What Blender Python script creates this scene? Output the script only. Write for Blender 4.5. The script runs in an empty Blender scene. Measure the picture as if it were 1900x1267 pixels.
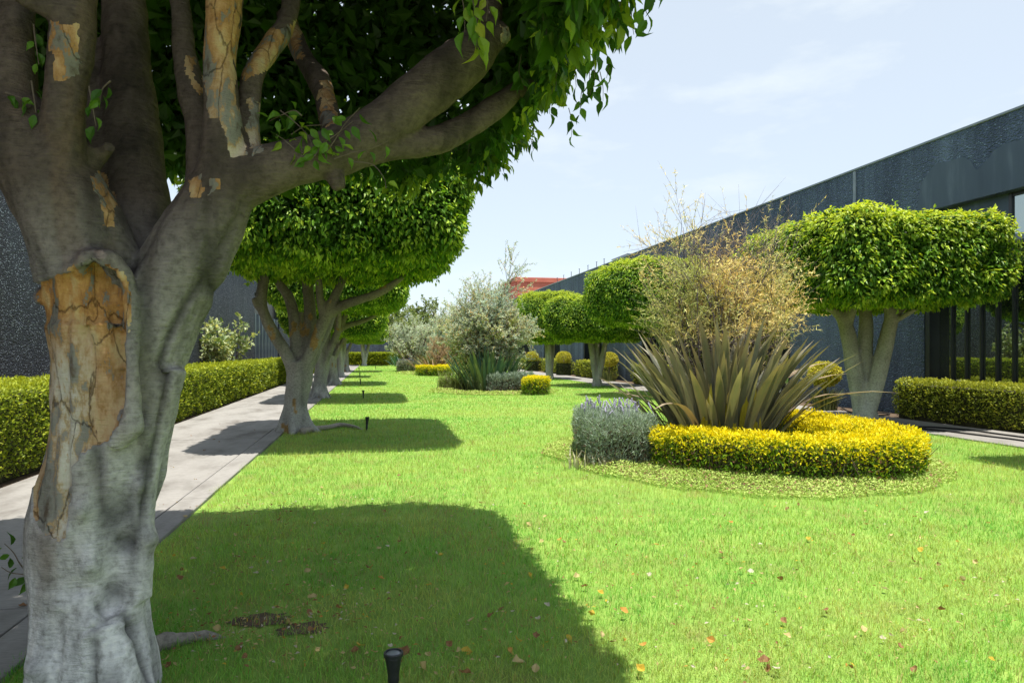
import bpy, math, random
import numpy as np
from mathutils import Vector

# ------------------------------------------------------------------ camera, sky, sun, exposure
sc = bpy.context.scene
col = sc.collection
R = math.radians
PHI = math.atan(252 / 1267)
CO, SI = math.cos(PHI), math.sin(PHI)
F_PX = 1267.0
EYE = 1.5

cam_d = bpy.data.cameras.new('camera')
cam = bpy.data.objects.new('camera', cam_d)
col.objects.link(cam)
cam.location = (0, 0, EYE)
cam.rotation_euler = (R(90), 0, -PHI)
cam_d.sensor_width = 36
cam_d.lens = 24.0
cam_d.shift_y = 17.5 / 1900
cam_d.clip_start = 0.05
cam_d.clip_end = 3000
sc.camera = cam

SUN = Vector((0.02, -0.20, 1.0)).normalized()
EXPOSURE = 1.42
SKY_STRENGTH = 0.088

w = bpy.data.worlds.new('World')
sc.world = w
w.use_nodes = True
nt = w.node_tree
for n in list(nt.nodes):
    nt.nodes.remove(n)
out = nt.nodes.new('ShaderNodeOutputWorld')
bg = nt.nodes.new('ShaderNodeBackground')
sky = nt.nodes.new('ShaderNodeTexSky')
sky.sky_type = 'NISHITA'
sky.sun_disc = False
sky.sun_elevation = math.asin(SUN.z)
sky.sun_rotation = math.atan2(SUN.x, SUN.y)
sky.altitude = 2200
sky.air_density = 1.0
sky.dust_density = 6.0
sky.ozone_density = 1.0
# thin white veil of cloud laid over the blue
tc = nt.nodes.new('ShaderNodeTexCoord')
mp = nt.nodes.new('ShaderNodeMapping')
mp.inputs['Scale'].default_value = (2.2, 2.2, 7.0)
mp.inputs['Location'].default_value = (0.35, 0.1, 0.6)
nz = nt.nodes.new('ShaderNodeTexNoise')
nz.inputs['Scale'].default_value = 1.6
nz.inputs['Detail'].default_value = 9
nz.inputs['Roughness'].default_value = 0.58
rp = nt.nodes.new('ShaderNodeValToRGB')
rp.color_ramp.elements[0].position = 0.50
rp.color_ramp.elements[0].color = (0, 0, 0, 1)
rp.color_ramp.elements[1].position = 0.72
rp.color_ramp.elements[1].color = (1, 1, 1, 1)
ml = nt.nodes.new('ShaderNodeMath'); ml.operation = 'MULTIPLY_ADD'
ml.inputs[1].default_value = 0.30
ml.inputs[2].default_value = 0.66
mx = nt.nodes.new('ShaderNodeMixRGB')
mx.inputs['Color2'].default_value = (3.95, 4.32, 4.5, 1)
nt.links.new(tc.outputs['Generated'], mp.inputs['Vector'])
nt.links.new(mp.outputs['Vector'], nz.inputs['Vector'])
nt.links.new(nz.outputs['Fac'], rp.inputs['Fac'])
nt.links.new(rp.outputs['Color'], ml.inputs[0])
nt.links.new(ml.outputs[0], mx.inputs['Fac'])
nt.links.new(sky.outputs['Color'], mx.inputs['Color1'])
nt.links.new(mx.outputs['Color'], bg.inputs['Color'])
bg.inputs['Strength'].default_value = SKY_STRENGTH
nt.links.new(bg.outputs['Background'], out.inputs['Surface'])

sun_d = bpy.data.lights.new('sun', 'SUN')
sun_d.energy = 3.05
sun_d.angle = R(0.55)
sun_d.color = (1.0, 0.945, 0.83)
sun = bpy.data.objects.new('sun', sun_d)
col.objects.link(sun)
sun.rotation_euler = SUN.to_track_quat('Z', 'Y').to_euler()

sc.view_settings.view_transform = 'Standard'
sc.view_settings.look = 'None'
sc.view_settings.gamma = 1
sc.view_settings.use_curve_mapping = False
sc.view_settings.exposure = EXPOSURE
sc.cycles.max_bounces = 7
sc.cycles.diffuse_bounces = 4
sc.cycles.transmission_bounces = 4
sc.cycles.use_denoising = True

# ------------------------------------------------------------------ helpers
def A(x, y, Z):
    """a measured point of the photograph at distance Z along the view, in metres"""
    X = (x - 950) / F_PX * Z
    return np.array((CO * X + SI * Z, -SI * X + CO * Z, EYE + (651 - y) / F_PX * Z))

def G(x, y):
    p = A(x, y, EYE * F_PX / (y - 651)); p[2] = 0
    return p

def WU(x, y, u):
    """point on the facade plane X = u"""
    return A(x, y, u * F_PX / (CO * (x - 698)))

def project(P):
    X = CO * P[:, 0] - SI * P[:, 1]
    Z = SI * P[:, 0] + CO * P[:, 1]
    return 950 + X / Z * F_PX, 651 - (P[:, 2] - EYE) / Z * F_PX, Z

def _hash(i, j, k, s):
    h = (i * 374761393 + j * 668265263 + k * 1442695041 + s * 974711) & 0x7fffffff
    h = ((h ^ (h >> 13)) * 1274126177) & 0x7fffffff
    return ((h ^ (h >> 16)) & 0xffff) / 65535.0

def noise(P, s=0):
    P = np.asarray(P, float)
    I = np.floor(P).astype(np.int64); f = P - I
    f = f * f * (3 - 2 * f)
    i, j, k = I[:, 0], I[:, 1], I[:, 2]
    fx, fy, fz = f[:, 0], f[:, 1], f[:, 2]
    def L(a, b, t): return a + (b - a) * t
    r = L(L(L(_hash(i, j, k, s), _hash(i+1, j, k, s), fx), L(_hash(i, j+1, k, s), _hash(i+1, j+1, k, s), fx), fy),
          L(L(_hash(i, j, k+1, s), _hash(i+1, j, k+1, s), fx), L(_hash(i, j+1, k+1, s), _hash(i+1, j+1, k+1, s), fx), fy), fz)
    return r * 2 - 1

def fbm(P, s=0, o=4):
    P = np.asarray(P, float)
    r = 0; a = 0.55
    for q in range(o):
        r = r + a * noise(P * (2.03 ** q) + 17.3 * q, s + q); a *= 0.5
    return r

def unit(V):
    return V / np.maximum(np.linalg.norm(V, axis=-1, keepdims=True), 1e-9)

def tag(o, label=None, cat=None, group=None, kind=None):
    if label: o['label'] = label
    if cat: o['category'] = cat
    if group: o['group'] = group
    if kind: o['kind'] = kind
    return o

def empty(name, loc=(0, 0, 0), label=None, cat=None, group=None):
    o = bpy.data.objects.new(name, None)
    o.empty_display_size = 0.2
    o.location = loc
    col.objects.link(o)
    return tag(o, label, cat, group)

def link(name, me, parent=None, loc=None):
    o = bpy.data.objects.new(name, me)
    col.objects.link(o)
    if parent is not None: o.parent = parent
    if loc is not None: o.location = loc
    return o

def mesh_np(name, V, F, mats, vcol=None, smooth=False, midx=None):
    me = bpy.data.meshes.new(name)
    V = np.ascontiguousarray(V, np.float32)
    F = np.ascontiguousarray(F, np.int32)
    k = F.shape[1]
    me.vertices.add(len(V)); me.vertices.foreach_set('co', V.ravel())
    me.loops.add(F.size); me.loops.foreach_set('vertex_index', F.ravel())
    me.polygons.add(len(F))
    me.polygons.foreach_set('loop_start', np.arange(0, F.size, k, dtype=np.int32))
    me.polygons.foreach_set('loop_total', np.full(len(F), k, np.int32))
    if not isinstance(mats, (list, tuple)): mats = [mats]
    for m in mats: me.materials.append(m)
    if midx is not None: me.polygons.foreach_set('material_index', np.asarray(midx, np.int32))
    me.update(calc_edges=True)
    if vcol is not None:
        a = me.attributes.new('col', 'FLOAT_COLOR', 'POINT')
        c = np.ones((len(V), 4), np.float32); c[:, :3] = vcol
        a.data.foreach_set('color', c.ravel())
    me.polygons.foreach_set('use_smooth', np.full(len(F), smooth, bool))
    return me

class MB:
    """collects boxes, tubes, lathes into one mesh"""
    def __init__(s): s.v = []; s.f = []
    def add(s, V, F):
        b = len(s.v); s.v += [tuple(map(float, p)) for p in V]; s.f += [tuple(i + b for i in f) for f in F]; return s
    def box(s, a, b):
        x0, y0, z0 = a; x1, y1, z1 = b
        V = [(x0,y0,z0),(x1,y0,z0),(x1,y1,z0),(x0,y1,z0),(x0,y0,z1),(x1,y0,z1),(x1,y1,z1),(x0,y1,z1)]
        return s.add(V, [(3,2,1,0),(4,5,6,7),(0,1,5,4),(1,2,6,5),(2,3,7,6),(3,0,4,7)])
    def tube(s, pts, rad, n=8):
        pts = [np.asarray(p, float) for p in pts]
        V = []; Fc = []
        up = None
        for i, p in enumerate(pts):
            t = pts[min(i+1, len(pts)-1)] - pts[max(i-1, 0)]
            t = t / (np.linalg.norm(t) + 1e-9)
            if up is None:
                a = np.array((1., 0, 0)) if abs(t[0]) < .8 else np.array((0, 1., 0))
                up = a - t * a.dot(t)
            else:
                up = up - t * up.dot(t)
            up = up / (np.linalg.norm(up) + 1e-9)
            bi = np.cross(t, up)
            for k in range(n):
                an = 2 * math.pi * k / n
                V.append(p + rad[i] * (math.cos(an) * up + math.sin(an) * bi))
        for i in range(len(pts) - 1):
            for k in range(n):
                k2 = (k + 1) % n
                Fc.append((i*n+k, i*n+k2, (i+1)*n+k2, (i+1)*n+k))
        Fc.append(tuple(range(n))[::-1]); Fc.append(tuple(range((len(pts)-1)*n, len(pts)*n)))
        return s.add(V, Fc)
    def lathe(s, prof, c=(0, 0, 0), n=20):
        V = []; Fc = []
        for r, z in prof:
            for k in range(n):
                an = 2 * math.pi * k / n
                V.append((c[0] + r * math.cos(an), c[1] + r * math.sin(an), c[2] + z))
        for i in range(len(prof) - 1):
            for k in range(n):
                k2 = (k + 1) % n
                Fc.append((i*n+k, i*n+k2, (i+1)*n+k2, (i+1)*n+k))
        Fc.append(tuple(range(n))[::-1]); Fc.append(tuple(range((len(prof)-1)*n, len(prof)*n)))
        return s.add(V, Fc)
    def mesh(s, name, mat, smooth=False, bevel=0):
        me = bpy.data.meshes.new(name)
        me.from_pydata(s.v, [], s.f); me.materials.append(mat)
        if smooth: me.polygons.foreach_set('use_smooth', [True] * len(me.polygons))
        me.update()
        if bevel:
            import bmesh
            bm = bmesh.new(); bm.from_mesh(me)
            bmesh.ops.bevel(bm, geom=list(bm.edges), offset=bevel, segments=1, affect='EDGES', clamp_overlap=True)
            bm.to_mesh(me); bm.free()
        return me
    def build(s, name, mat, parent=None, smooth=False, bevel=0):
        return link(name, s.mesh(name, mat, smooth, bevel), parent)

def smooth_path(pts, rad, sub=4):
    """Catmull-Rom resampling of a limb"""
    P = [np.asarray(p, float) for p in pts]
    P = [2 * P[0] - P[1]] + P + [2 * P[-1] - P[-2]]
    rr = [rad[0]] + list(rad) + [rad[-1]]
    o, r = [], []
    for i in range(1, len(P) - 2):
        for q in range(sub):
            t = q / sub
            a, b, c, d = P[i-1], P[i], P[i+1], P[i+2]
            o.append(.5 * ((2*b) + (c-a)*t + (2*a-5*b+4*c-d)*t*t + (3*b-a-3*c+d)*t**3))
            r.append(rr[i] * (1 - t) + rr[i+1] * t)
    o.append(P[-2]); r.append(rr[-2])
    return o, r

def fuse(limbs, voxel, smooth_it=3, n=12):
    """limbs = [(points, radii)]: one continuous skin over all of them; returns V, quads"""
    mb = MB()
    for p, r in limbs:
        p, r = smooth_path(p, r)
        mb.tube(p, r, n)
    me = bpy.data.meshes.new('tmp'); me.from_pydata(mb.v, [], mb.f); me.update()
    o = bpy.data.objects.new('tmp', me); col.objects.link(o)
    m = o.modifiers.new('r', 'REMESH'); m.mode = 'VOXEL'; m.voxel_size = voxel
    m2 = o.modifiers.new('s', 'SMOOTH'); m2.iterations = smooth_it; m2.factor = .6
    dg = bpy.context.evaluated_depsgraph_get()
    e = o.evaluated_get(dg); em = e.to_mesh()
    V = np.empty(len(em.vertices) * 3, np.float32); em.vertices.foreach_get('co', V)
    N = np.empty(len(em.vertices) * 3, np.float32); em.vertex_normals.foreach_get('vector', N)
    Fq = np.empty(len(em.loops), np.int32); em.loops.foreach_get('vertex_index', Fq)
    e.to_mesh_clear()
    bpy.data.objects.remove(o); bpy.data.meshes.remove(me)
    return V.reshape(-1, 3).astype(float), N.reshape(-1, 3).astype(float), Fq.reshape(-1, 4)

def sd_box(P, c, h, r):
    q = np.abs(P - np.asarray(c)) - np.asarray(h) + r
    return np.linalg.norm(np.maximum(q, 0), axis=1) + np.minimum(q.max(axis=1), 0) - r

def sd_ell(P, c, h):
    q = (P - np.asarray(c)) / np.asarray(h)
    k = np.linalg.norm(q, axis=1)
    return (k - 1) * min(h)

def shell(rng, sdf, lo, hi, n, depth, chunk=400000):
    """n points with -depth < sdf < 0, with outward directions and sdf value"""
    lo = np.asarray(lo, float); hi = np.asarray(hi, float)
    got = []; m = 0
    for it in range(60):
        P = lo + rng.random((chunk, 3)) * (hi - lo)
        d = sdf(P)
        P = P[(d < 0) & (d > -depth)]
        got.append(P); m += len(P)
        if m >= n: break
    P = np.concatenate(got)[:n]
    e = 0.02
    g = np.stack([sdf(P + np.eye(3)[i] * e) - sdf(P - np.eye(3)[i] * e) for i in range(3)], 1)
    return P, unit(g), sdf(P)

LEAF2_V = np.array([(0, 0, 0), (.42, .5, .10), (1, 0, -.10), (.42, -.5, .10)])
LEAF2_F = np.array([(0, 2, 1), (0, 3, 2)])
BLADE_V = np.array([(0, .5, 0), (0, -.5, 0), (1, 0, 0)])
BLADE_F = np.array([(0, 1, 2)])
BLADE3_V = np.array([(0, .5, 0), (0, -.5, 0), (.55, .38, .10), (.55, -.38, .10), (1, 0, -.12)])
BLADE3_F = np.array([(0, 1, 3), (0, 3, 2), (2, 3, 4)])
LEAF4_V = np.array([(0, 0, 0), (.26, .46, .10), (.62, .36, .05), (1, 0, -.16), (.62, -.36, .05), (.26, -.46, .10), (.5, 0, .02)])
LEAF4_F = np.array([(0, 6, 1), (1, 6, 2), (2, 6, 3), (0, 5, 6), (5, 4, 6), (4, 3, 6)])
LANCE_V = np.array([(0, 0, 0), (.3, .5, .05), (.7, .42, .03), (1, 0, -.1), (.7, -.42, .03), (.3, -.5, .05)])
LANCE_F = np.array([(0, 2, 1), (0, 3, 2), (0, 4, 3), (0, 5, 4)])

def scatter(PV, PF, P, D, N, length, width, c=None, ctip=None):
    """place the leaf shape at P, pointing along D, face towards N"""
    D = unit(D); N = N - D * (N * D).sum(1, keepdims=True); N = unit(N)
    W = np.cross(N, D)
    n, k = len(P), len(PV)
    L = np.broadcast_to(np.asarray(length, float), (n,))[:, None, None]
    Wd = np.broadcast_to(np.asarray(width, float), (n,))[:, None, None]
    V = P[:, None, :] + D[:, None, :] * PV[None, :, 0:1] * L + W[:, None, :] * PV[None, :, 1:2] * Wd + N[:, None, :] * PV[None, :, 2:3] * L
    F = (PF[None] + (np.arange(n) * k)[:, None, None]).reshape(-1, PF.shape[1])
    C = None
    if c is not None:
        C = np.repeat(c[:, None, :], k, 1)
        if ctip is not None:
            t = PV[None, :, 0:1]
            C = C * (1 - t) + ctip[:, None, :] * t
        C = C.reshape(-1, 3)
    return V.reshape(-1, 3), F, C

def join(parts):
    V, F, C = [], [], []; b = 0
    for v, f, c in parts:
        V.append(v); F.append(f + b); C.append(c); b += len(v)
    return np.concatenate(V), np.concatenate(F), np.concatenate(C)

def mixc(a, b, t):
    t = np.asarray(t)[:, None]
    return np.asarray(a) * (1 - t) + np.asarray(b) * t

def rnd(rng, n): return rng.normal(size=(n, 3))

# ------------------------------------------------------------------ materials
def mat(name):
    m = bpy.data.materials.new(name); m.use_nodes = True
    t = m.node_tree
    return m, t, t.nodes['Principled BSDF'], t.nodes['Material Output']

def N_(t, kind, **kw):
    n = t.nodes.new(kind)
    for k, v in kw.items():
        if k in n.inputs.keys(): n.inputs[k].default_value = v
        else: setattr(n, k, v)
    return n

def leaf_mat(name, trans=0.4, rough=0.45, spec=0.35, tcol=(1.5, 1.35, .5)):
    m, t, p, o = mat(name)
    a = N_(t, 'ShaderNodeAttribute', attribute_name='col')
    p.inputs['Roughness'].default_value = rough
    p.inputs['Specular IOR Level'].default_value = spec
    t.links.new(a.outputs['Color'], p.inputs['Base Color'])
    mu = N_(t, 'ShaderNodeMixRGB', blend_type='MULTIPLY'); mu.inputs['Fac'].default_value = 1
    mu.inputs['Color2'].default_value = (*tcol, 1)
    t.links.new(a.outputs['Color'], mu.inputs['Color1'])
    tr = N_(t, 'ShaderNodeBsdfTranslucent')
    t.links.new(mu.outputs['Color'], tr.inputs['Color'])
    mx = N_(t, 'ShaderNodeMixShader'); mx.inputs['Fac'].default_value = trans
    t.links.new(p.outputs[0], mx.inputs[1]); t.links.new(tr.outputs[0], mx.inputs[2])
    t.links.new(mx.outputs[0], o.inputs['Surface'])
    return m

def bump(t, p, src, strength, dist):
    b = N_(t, 'ShaderNodeBump'); b.inputs['Strength'].default_value = strength; b.inputs['Distance'].default_value = dist
    t.links.new(src, b.inputs['Height']); t.links.new(b.outputs['Normal'], p.inputs['Normal'])
    return b

def ramp(t, src, stops):
    r = N_(t, 'ShaderNodeValToRGB')
    e = r.color_ramp.elements
    while len(e) < len(stops): e.new(.5)
    for q, (pos, c) in zip(e, stops):
        q.position = pos; q.color = (*c, 1)
    t.links.new(src, r.inputs['Fac'])
    return r

def coords(t, scale=(1, 1, 1)):
    c = N_(t, 'ShaderNodeTexCoord'); mpn = N_(t, 'ShaderNodeMapping'); mpn.inputs['Scale'].default_value = scale
    t.links.new(c.outputs['Object'], mpn.inputs['Vector'])
    return mpn.outputs['Vector']

def noise_mat(name, stops, scale=4, detail=6, rough=.8, bscale=40, bstr=.3, bdist=.01, sc3=(1, 1, 1), spec=.3, bsc3=(1, 1, 1)):
    m, t, p, o = mat(name)
    n = N_(t, 'ShaderNodeTexNoise', Scale=scale, Detail=detail, Roughness=.6)
    t.links.new(coords(t, sc3), n.inputs['Vector'])
    r = ramp(t, n.outputs['Fac'], stops)
    t.links.new(r.outputs['Color'], p.inputs['Base Color'])
    p.inputs['Roughness'].default_value = rough
    p.inputs['Specular IOR Level'].default_value = spec
    if bstr:
        n2 = N_(t, 'ShaderNodeTexNoise', Scale=bscale, Detail=4)
        t.links.new(coords(t, bsc3), n2.inputs['Vector'])
        bump(t, p, n2.outputs['Fac'], bstr, bdist)
    return m

def bark_mat(name, fine=1.0):
    """colour comes from the vertex attribute; fine cross-wrinkles from noise"""
    m, t, p, o = mat(name)
    a = N_(t, 'ShaderNodeAttribute', attribute_name='col')
    v = coords(t, (15 * fine, 15 * fine, 95 * fine))
    n = N_(t, 'ShaderNodeTexNoise', Scale=1.0, Detail=5, Roughness=.62)
    t.links.new(v, n.inputs['Vector'])
    n2 = N_(t, 'ShaderNodeTexNoise', Scale=34 * fine, Detail=6, Roughness=.65)
    t.links.new(coords(t), n2.inputs['Vector'])
    r = ramp(t, n2.outputs['Fac'], [(.3, (.5, .48, .46)), (.5, (1, 1, 1)), (.7, (1.3, 1.28, 1.24))])
    mu = N_(t, 'ShaderNodeMixRGB', blend_type='MULTIPLY'); mu.inputs['Fac'].default_value = .8
    t.links.new(a.outputs['Color'], mu.inputs['Color1']); t.links.new(r.outputs['Color'], mu.inputs['Color2'])
    r2 = ramp(t, n.outputs['Fac'], [(.32, (.74, .73, .72)), (.55, (1.08, 1.08, 1.08))])
    mu2 = N_(t, 'ShaderNodeMixRGB', blend_type='MULTIPLY'); mu2.inputs['Fac'].default_value = .6
    t.links.new(mu.outputs['Color'], mu2.inputs['Color1']); t.links.new(r2.outputs['Color'], mu2.inputs['Color2'])
    t.links.new(mu2.outputs['Color'], p.inputs['Base Color'])
    ad = N_(t, 'ShaderNodeMath', operation='ADD')
    t.links.new(n.outputs['Fac'], ad.inputs[0]); t.links.new(n2.outputs['Fac'], ad.inputs[1])
    bump(t, p, ad.outputs[0], .55, .012 / fine)
    p.inputs['Roughness'].default_value = .78
    p.inputs['Specular IOR Level'].default_value = .3
    return m

M = {}
M['ficus'] = leaf_mat('ficus leaf', .34, .45, .32)
M['hedge'] = leaf_mat('box hedge leaf', .35, .5, .3)
M['grass'] = leaf_mat('lawn grass', .42, .5, .25, (1.45, 1.15, .55))
M['golden'] = leaf_mat('golden leaf', .40, .5, .3, (1.2, 1.05, .4))
M['herb'] = leaf_mat('grey herb leaf', .25, .7, .2, (1.1, 1.1, .8))
M['strap'] = leaf_mat('sword leaf', .22, .42, .4, (1.2, 1.1, .5))
M['dry'] = leaf_mat('fallen leaf', .3, .6, .2, (1.2, 1, .6))
M['silver'] = leaf_mat('silver needle', .35, .6, .2, (1.1, 1.1, .7))
M['bark'] = bark_mat('ficus bark')

def old_bark_mat():
    m = bark_mat('old ficus bark'); t = m.node_tree
    p, o = t.nodes['Principled BSDF'], t.nodes['Material Output']
    bark_c = p.inputs['Base Color'].links[0].from_socket
    bh = p.inputs['Normal'].links[0].from_node
    bh.inputs['Strength'].default_value = .8
    sa = N_(t, 'ShaderNodeAttribute', attribute_name='scar'); ha = N_(t, 'ShaderNodeAttribute', attribute_name='cream')
    n1 = N_(t, 'ShaderNodeTexNoise', Scale=1, Detail=9, Roughness=.62); t.links.new(coords(t, (8, 8, 4.2)), n1.inputs['Vector'])
    n2 = N_(t, 'ShaderNodeTexNoise', Scale=1, Detail=8, Roughness=.7); t.links.new(coords(t, (30, 30, 9)), n2.inputs['Vector'])
    ad = N_(t, 'ShaderNodeMath', operation='MULTIPLY_ADD'); ad.inputs[1].default_value = .30
    t.links.new(n2.outputs['Fac'], ad.inputs[0]); t.links.new(n1.outputs['Fac'], ad.inputs[2])
    ro = ramp(t, ad.outputs[0], [(.46, (.10, .075, .055)), (.54, (.19, .18, .155)), (.60, (.22, .20, .165)), (.62, (.36, .17, .05)), (.70, (.52, .28, .095)), (.78, (.58, .40, .18)), (.84, (.62, .52, .34))])
    rc_ = ramp(t, ad.outputs[0], [(.46, (.16, .12, .09)), (.55, (.30, .29, .26)), (.61, (.34, .31, .27)), (.63, (.50, .36, .20)), (.68, (.62, .56, .47)), (.76, (.68, .64, .57)), (.82, (.50, .28, .11))])
    mx = N_(t, 'ShaderNodeMixRGB'); t.links.new(ha.outputs['Fac'], mx.inputs['Fac']); t.links.new(ro.outputs['Color'], mx.inputs['Color1']); t.links.new(rc_.outputs['Color'], mx.inputs['Color2'])
    vo = N_(t, 'ShaderNodeTexVoronoi', feature='DISTANCE_TO_EDGE', Scale=1)
    wr = N_(t, 'ShaderNodeMixRGB'); wr.inputs['Fac'].default_value = .22
    v = coords(t, (9, 9, 3.2)); t.links.new(v, wr.inputs['Color1']); t.links.new(n2.outputs['Color'], wr.inputs['Color2']); t.links.new(wr.outputs['Color'], vo.inputs['Vector'])
    cr = ramp(t, vo.outputs['Distance'], [(.0, (.2, .15, .12)), (.014, (1, 1, 1))])
    mu = N_(t, 'ShaderNodeMixRGB', blend_type='MULTIPLY'); mu.inputs['Fac'].default_value = .6
    t.links.new(mx.outputs['Color'], mu.inputs['Color1']); t.links.new(cr.outputs['Color'], mu.inputs['Color2'])
    # ragged edge of the remaining bark
    e = N_(t, 'ShaderNodeMath', operation='MULTIPLY_ADD'); e.inputs[1].default_value = .9
    sb = N_(t, 'ShaderNodeMath', operation='SUBTRACT'); sb.inputs[1].default_value = .5
    t.links.new(n2.outputs['Fac'], sb.inputs[0]); t.links.new(sb.outputs[0], e.inputs[0]); t.links.new(sa.outputs['Fac'], e.inputs[2])
    es = ramp(t, e.outputs[0], [(.44, (0, 0, 0)), (.50, (1, 1, 1))])
    fin = N_(t, 'ShaderNodeMixRGB'); t.links.new(es.outputs['Color'], fin.inputs['Fac']); t.links.new(bark_c, fin.inputs['Color1']); t.links.new(mu.outputs['Color'], fin.inputs['Color2'])
    t.links.new(fin.outputs['Color'], p.inputs['Base Color'])
    # relief: cracks in the wood, bark standing proud of it
    b2 = N_(t, 'ShaderNodeBump'); b2.inputs['Strength'].default_value = .7; b2.inputs['Distance'].default_value = .012
    hm = N_(t, 'ShaderNodeMath', operation='MULTIPLY'); t.links.new(cr.outputs['Color'], hm.inputs[0]); t.links.new(es.outputs['Color'], hm.inputs[1])
    h2 = N_(t, 'ShaderNodeMath', operation='SUBTRACT'); t.links.new(hm.outputs[0], h2.inputs[0]); t.links.new(es.outputs['Color'], h2.inputs[1])
    t.links.new(h2.outputs[0], b2.inputs['Height']); t.links.new(bh.outputs['Normal'], b2.inputs['Normal']); t.links.new(b2.outputs['Normal'], p.inputs['Normal'])
    return m
M['old_bark'] = old_bark_mat()
M['twig'] = noise_mat('twig', [(.3, (.10, .075, .06)), (.7, (.20, .16, .13))], 12, bstr=0)
M['core'] = noise_mat('hedge stems', [(.35, (.02, .022, .008)), (.6, (.05, .05, .02)), (.8, (.09, .07, .035))], 14, bstr=.6, bscale=30, bdist=.03)
M['soil'] = noise_mat('soil', [(.3, (.06, .042, .028)), (.6, (.13, .09, .06)), (.8, (.2, .15, .1))], 9, bscale=60, bstr=.8, bdist=.02)
M['ground'] = noise_mat('ground', [(.3, (.16, .14, .11)), (.7, (.26, .23, .18))], .4, bscale=20)
M['turf'] = noise_mat('turf', [(.25, (.24, .24, .07)), (.5, (.21, .37, .06)), (.75, (.34, .45, .10))], 2.5, bscale=90, bstr=1, bdist=.02)
M['dark_metal'] = noise_mat('dark metal', [(.3, (.012, .015, .022)), (.7, (.02, .024, .032))], 3, rough=.38, bstr=0, spec=.5)
M['plain_paint'] = noise_mat('smooth plaster', [(.3, (.06, .085, .12)), (.55, (.075, .104, .145)), (.72, (.12, .16, .21))], 1.4, detail=8, rough=.75, sc3=(1, 2.2, .35), bscale=30, bstr=.1)
M['strip'] = noise_mat('zinc strip', [(.3, (.16, .2, .25)), (.7, (.24, .28, .33))], 3, rough=.5, bstr=0)
M['red_render'] = noise_mat('red render', [(.3, (.42, .12, .085)), (.7, (.52, .17, .12))], .8, rough=.85, bscale=10, bstr=.1)
M['pale_roof'] = noise_mat('pale roof box', [(.3, (.4, .43, .47)), (.7, (.5, .53, .57))], 2, bstr=0)
M['black_plastic'] = noise_mat('black plastic', [(.3, (.012, .014, .017)), (.7, (.03, .032, .036))], 30, rough=.45, bscale=140, bstr=.15, bdist=.003, spec=.5)
M['rubber'] = noise_mat('hose rubber', [(.3, (.01, .01, .011)), (.7, (.02, .02, .022))], 30, rough=.5, bstr=0)
M['flower'] = noise_mat('lavender flower', [(.3, (.30, .28, .42)), (.7, (.46, .44, .58))], 30, bstr=0)
M['rock'] = M['soil']

def concrete_mat():
    m, t, p, o = mat('path concrete')
    n = N_(t, 'ShaderNodeTexNoise', Scale=1.6, Detail=9, Roughness=.62)
    t.links.new(coords(t, (1, .45, 1)), n.inputs['Vector'])
    r = ramp(t, n.outputs['Fac'], [(.30, (.13, .115, .105)), (.42, (.215, .205, .195)), (.52, (.265, .255, .245)), (.7, (.30, .29, .28))])
    n3 = N_(t, 'ShaderNodeTexNoise', Scale=70, Detail=4)
    t.links.new(coords(t, (.25, 1, 1)), n3.inputs['Vector'])
    r3 = ramp(t, n3.outputs['Fac'], [(.3, (.82, .82, .82)), (.6, (1.03, 1.03, 1.03))])
    mu = N_(t, 'ShaderNodeMixRGB', blend_type='MULTIPLY'); mu.inputs['Fac'].default_value = 1
    t.links.new(r.outputs['Color'], mu.inputs['Color1']); t.links.new(r3.outputs['Color'], mu.inputs['Color2'])
    t.links.new(mu.outputs['Color'], p.inputs['Base Color'])
    p.inputs['Roughness'].default_value = .85
    bump(t, p, n3.outputs['Fac'], .35, .006)
    return m
M['concrete'] = concrete_mat()

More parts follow.
